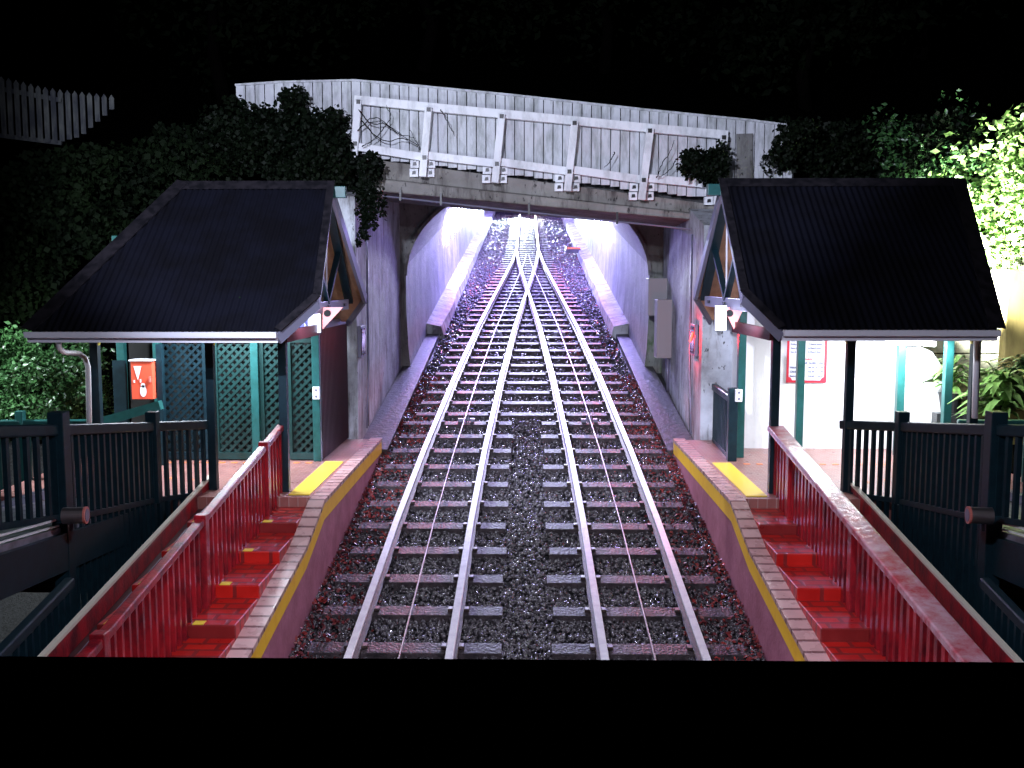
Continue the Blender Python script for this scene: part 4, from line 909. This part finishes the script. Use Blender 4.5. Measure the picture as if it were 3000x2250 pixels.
ivy('broad dark hedge of ivy between the right parapet end and the floodlit bush', [patch(x, y, 18.2+random.uniform(-.3, .6), rx, ry, n, .5) for x, y, rx, ry, n in
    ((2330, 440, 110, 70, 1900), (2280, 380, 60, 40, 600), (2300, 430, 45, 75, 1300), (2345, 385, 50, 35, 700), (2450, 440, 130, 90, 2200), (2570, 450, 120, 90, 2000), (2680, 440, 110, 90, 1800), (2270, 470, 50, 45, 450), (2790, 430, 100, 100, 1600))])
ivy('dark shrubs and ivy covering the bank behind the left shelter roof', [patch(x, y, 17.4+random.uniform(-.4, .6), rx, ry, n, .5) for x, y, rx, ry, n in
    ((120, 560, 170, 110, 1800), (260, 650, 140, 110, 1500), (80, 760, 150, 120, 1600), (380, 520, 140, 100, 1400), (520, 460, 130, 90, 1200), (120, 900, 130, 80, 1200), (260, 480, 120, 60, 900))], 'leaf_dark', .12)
hz2 = lambda x, y: hz(x, y)-.2
tspec = [(-9, 30, 4.2), (-3.5, 34, 4.5), (2.5, 33, 4.0), (8, 29, 4.0), (13, 34, 4.6), (-15, 36, 5), (6, 42, 5), (-8, 46, 5.5)]
lab = ['dark broad tree above the left bridge end', 'dark tree rising straight behind the left half of the parapet', 'dark tree rising behind the right half of the parapet', 'dark tree above the right roof ridge', 'dark tree at the top right corner', 'dark tree at the top left corner', 'far dark tree on the hill right of centre', 'far dark tree on the hill left of centre']
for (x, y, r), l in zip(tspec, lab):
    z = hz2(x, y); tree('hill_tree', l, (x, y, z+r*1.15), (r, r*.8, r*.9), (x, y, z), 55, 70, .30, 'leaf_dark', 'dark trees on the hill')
# picket fence at the upper left
pk = thing('picket_fence', 'dim white picket fence with pointed tops at the upper left edge', 'fence', tuple(W(120, 380, 18.5)))
x = -40.0; i = 0
while x < 345:
    yt = float(np.interp(x, [0, 120, 180, 350], [222, 252, 262, 280])); yb2 = float(np.interp(x, [0, 150, 230, 350], [395, 420, 400, 300])); Y = 18.5+max(0, x-150)*.004
    t0 = W(x, yt, Y); b0 = W(x, yb2, Y); w = .045; mb = MB()
    mb.prism([(t0.x-w, Y, b0.z), (t0.x-w, Y, t0.z-.12), (t0.x-w*1.1, Y, t0.z-.07), (t0.x, Y, t0.z), (t0.x+w*1.1, Y, t0.z-.07), (t0.x+w, Y, t0.z-.12), (t0.x+w, Y, b0.z)], (0, .02, 0)); mb.build('picket', 'picket_paint', pk)
    x += 21.5
for (ya, yb3) in ((258, 300), (398, 425)):
    mb = MB(); mb.bar(W(-40, ya-6, 18.56), W(180, yb3-6, 18.56), .05, .08); mb.build('rail', 'picket_paint', pk)
rp_ = []
for (px, py) in ((585, 705), (432, 658), (380, 715), (556, 826), (300, 835), (920, 700), (640, 720), (700, 880), (2500, 700), (2300, 640), (2650, 800), (2720, 620)):
    Yq = 13.5-(py-536)/437*2.2; q = W(px, py, Yq+.0); rp_.append((q.x, q.y, q.z+.02))
tag(leaves('roof_leaves', np.array(rp_), .055, 'leaf_green', droop=0), 'a few wet leaves stuck on the dark corrugated roofs', 'fallen leaves', kind='stuff')
# small orange marker block beside the track
c = WP(1680, 738, 0, T); ob = thing('marker_block', 'small orange painted block on a dark base beside the track in the tunnel', 'marker', tuple(c))
mb = MB(); mb.box(c.x-.32, c.x+.32, c.y-.1, c.y+.1, c.z-.05, c.z+.12); mb.build('base', 'soot_concrete', ob); mb = MB(); mb.box(c.x-.30, c.x+.30, c.y-.12, c.y+.08, c.z+.121, c.z+.2); mb.build('top', 'orange_paint', ob)
# ================================================================== CABLE CAR at rest, added mostly unseen in the tunnel to light the rails
yc = 68.0; zc = T*yc
cc = thing('cable_car', 'red cable car added mostly hidden in the tunnel, its lamps brightening the rails', 'cable car', (0, yc, zc))
def rr_poly(w, z0, z1, r, y):
    pts = []
    for (cx_, cz, a0) in ((w-r, z0+r, -90), (w-r, z1-r, 0), (-w+r, z1-r, 90), (-w+r, z0+r, 180)):
        for k in range(5): t = R(a0+k*22.5); pts.append((cx_+r*math.cos(t), y, zc+cz+r*math.sin(t)))
    return pts
mb = MB(); mb.prism(rr_poly(1.15, .45, 3.1, .25, yc), (0, 9, 9*T)); bev(mb.build('body', 'car_red', cc), .03)
mb = MB(); mb.prism(rr_poly(.98, 1.55, 2.75, .12, yc-.03), (0, .02, 0)); mb.build('windscreen', 'glass_dark', cc)
mb = MB(); mb.prism(rr_poly(1.0, 1.30, 1.42, .05, yc-.03), (0, .02, 0)); mb.build('cream_band', 'cream_paint', cc)
mb = MB(); mb.box(-1.0, 1.0, yc-.15, yc, zc+.3, zc+.5); bev(mb.build('bumper', 'bolt', cc), .02)
for s in (-1, 1):
    for q in range(5):
        mb = MB(); y0 = yc+.6+q*1.65; mb.hexa([(s*1.14, y0, zc+1.5+(y0-yc)*T), (s*1.17, y0, zc+1.5+(y0-yc)*T), (s*1.17, y0+1.3, zc+1.5+(y0+1.3-yc)*T), (s*1.14, y0+1.3, zc+1.5+(y0+1.3-yc)*T)],
            [(s*1.14, y0, zc+2.6+(y0-yc)*T), (s*1.17, y0, zc+2.6+(y0-yc)*T), (s*1.17, y0+1.3, zc+2.6+(y0+1.3-yc)*T), (s*1.14, y0+1.3, zc+2.6+(y0+1.3-yc)*T)]); mb.build('window', 'glass_dark', cc)
    h_ = MB(); disc(h_, (s*.72, yc-.05, zc+.92), (0, 1, 0), .14, .05); h_.build('headlight', 'lamp_head', cc)
    h_ = MB(); disc(h_, (s*.38, yc-.05, zc+.92), (0, 1, 0), .07, .05); h_.build('added_red_lamp', 'lamp_red', cc)
    lamp('SPOT', 'headlight_beam', (s*.72, yc-.2, zc+.92), (E['head'] if s < 0 else 1500), (ICE if s < 0 else (.9, .85, 1)), (s*1.2, 18, T*18), .12, 40, .7, cc)  # beams added to brighten the rails, the left one far stronger
    lamp('SPOT', 'red_fill_beam', (s*.38, yc-.2, zc+.92), 60000, (1, .01, .01), (s*2.15, 15, T*15), .05, 3, .7, cc)  # narrow red beams added to redden rails and outer ballast
for y0 in (yc+1.5, yc+7.5):
    for s in (-1, 1):
        h_ = MB(); disc(h_, (s*.5, y0, zc+.22+(y0-yc)*T), (1, 0, 0), .22, .08); h_.build('wheel', 'grey_steel', cc)
# ================================================================== FOREGROUND: timber rail of the footbridge the picture is taken from
fg = thing('footbridge_rail', 'black timber parapet beam across the bottom of the picture', 'railing', (0, 1.0, 4.0))
zt3 = W(1500, 1922, 1.12).z
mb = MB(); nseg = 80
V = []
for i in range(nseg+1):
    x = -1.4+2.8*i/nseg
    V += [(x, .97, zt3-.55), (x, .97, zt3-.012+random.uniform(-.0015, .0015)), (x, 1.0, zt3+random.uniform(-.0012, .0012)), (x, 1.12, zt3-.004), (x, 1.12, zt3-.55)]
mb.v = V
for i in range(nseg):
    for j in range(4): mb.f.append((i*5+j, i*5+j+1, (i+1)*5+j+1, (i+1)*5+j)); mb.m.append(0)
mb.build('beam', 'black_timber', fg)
# ================================================================== FLOODLIGHTS of the footbridge (above the frame)
def flood(label, loc, tgt, e, color, spot, size=.12, group='floodlights of the station'):
    t = thing('floodlight', label, 'floodlight', loc, group); l = Vector(loc); d = (Vector(tgt)-l).normalized()
    mb = MB(); mb.tube([l-d*.25, l-d*.03], [.10, .16], 16); mb.build('housing', 'grey_steel', t)
    mb = MB(); mb.tube([l-d*.03, l-d*.02], .15, 16); mb.build('lens', 'lamp_white', t)
    lamp('SPOT', 'flood_beam', tuple(l+d*.02), e, color, tgt, size, spot, .35, t)
flood('station floodlight aimed at the bridge parapet', (-3.0, 3.5, 8.9), (-.8, 18, 7.6), E['bridge'], (.74, .78, 1), 66)
flood('station floodlight aimed at the left steps', (1.5, 3.5, 7.6), (-3.1, 9.8, 2), E['steps'], (.82, .82, 1), 92)
flood('station floodlight aimed at the right steps', (-1.5, 3.5, 7.6), (3.1, 9.8, 2), E['steps'], (.82, .82, 1), 92)
flood('floodlight behind the right roof aimed at the bush', (6.4, 15.6, 5.2), (8.8, 17.2, 5.7), E['bush'], (.95, 1, .86), 112)
flood('floodlight behind the left shelter aimed at the shrub', (-8.4, 12.4, 5.0), (-6.6, 14.6, 3.6), 1000, (.85, .95, 1), 120)
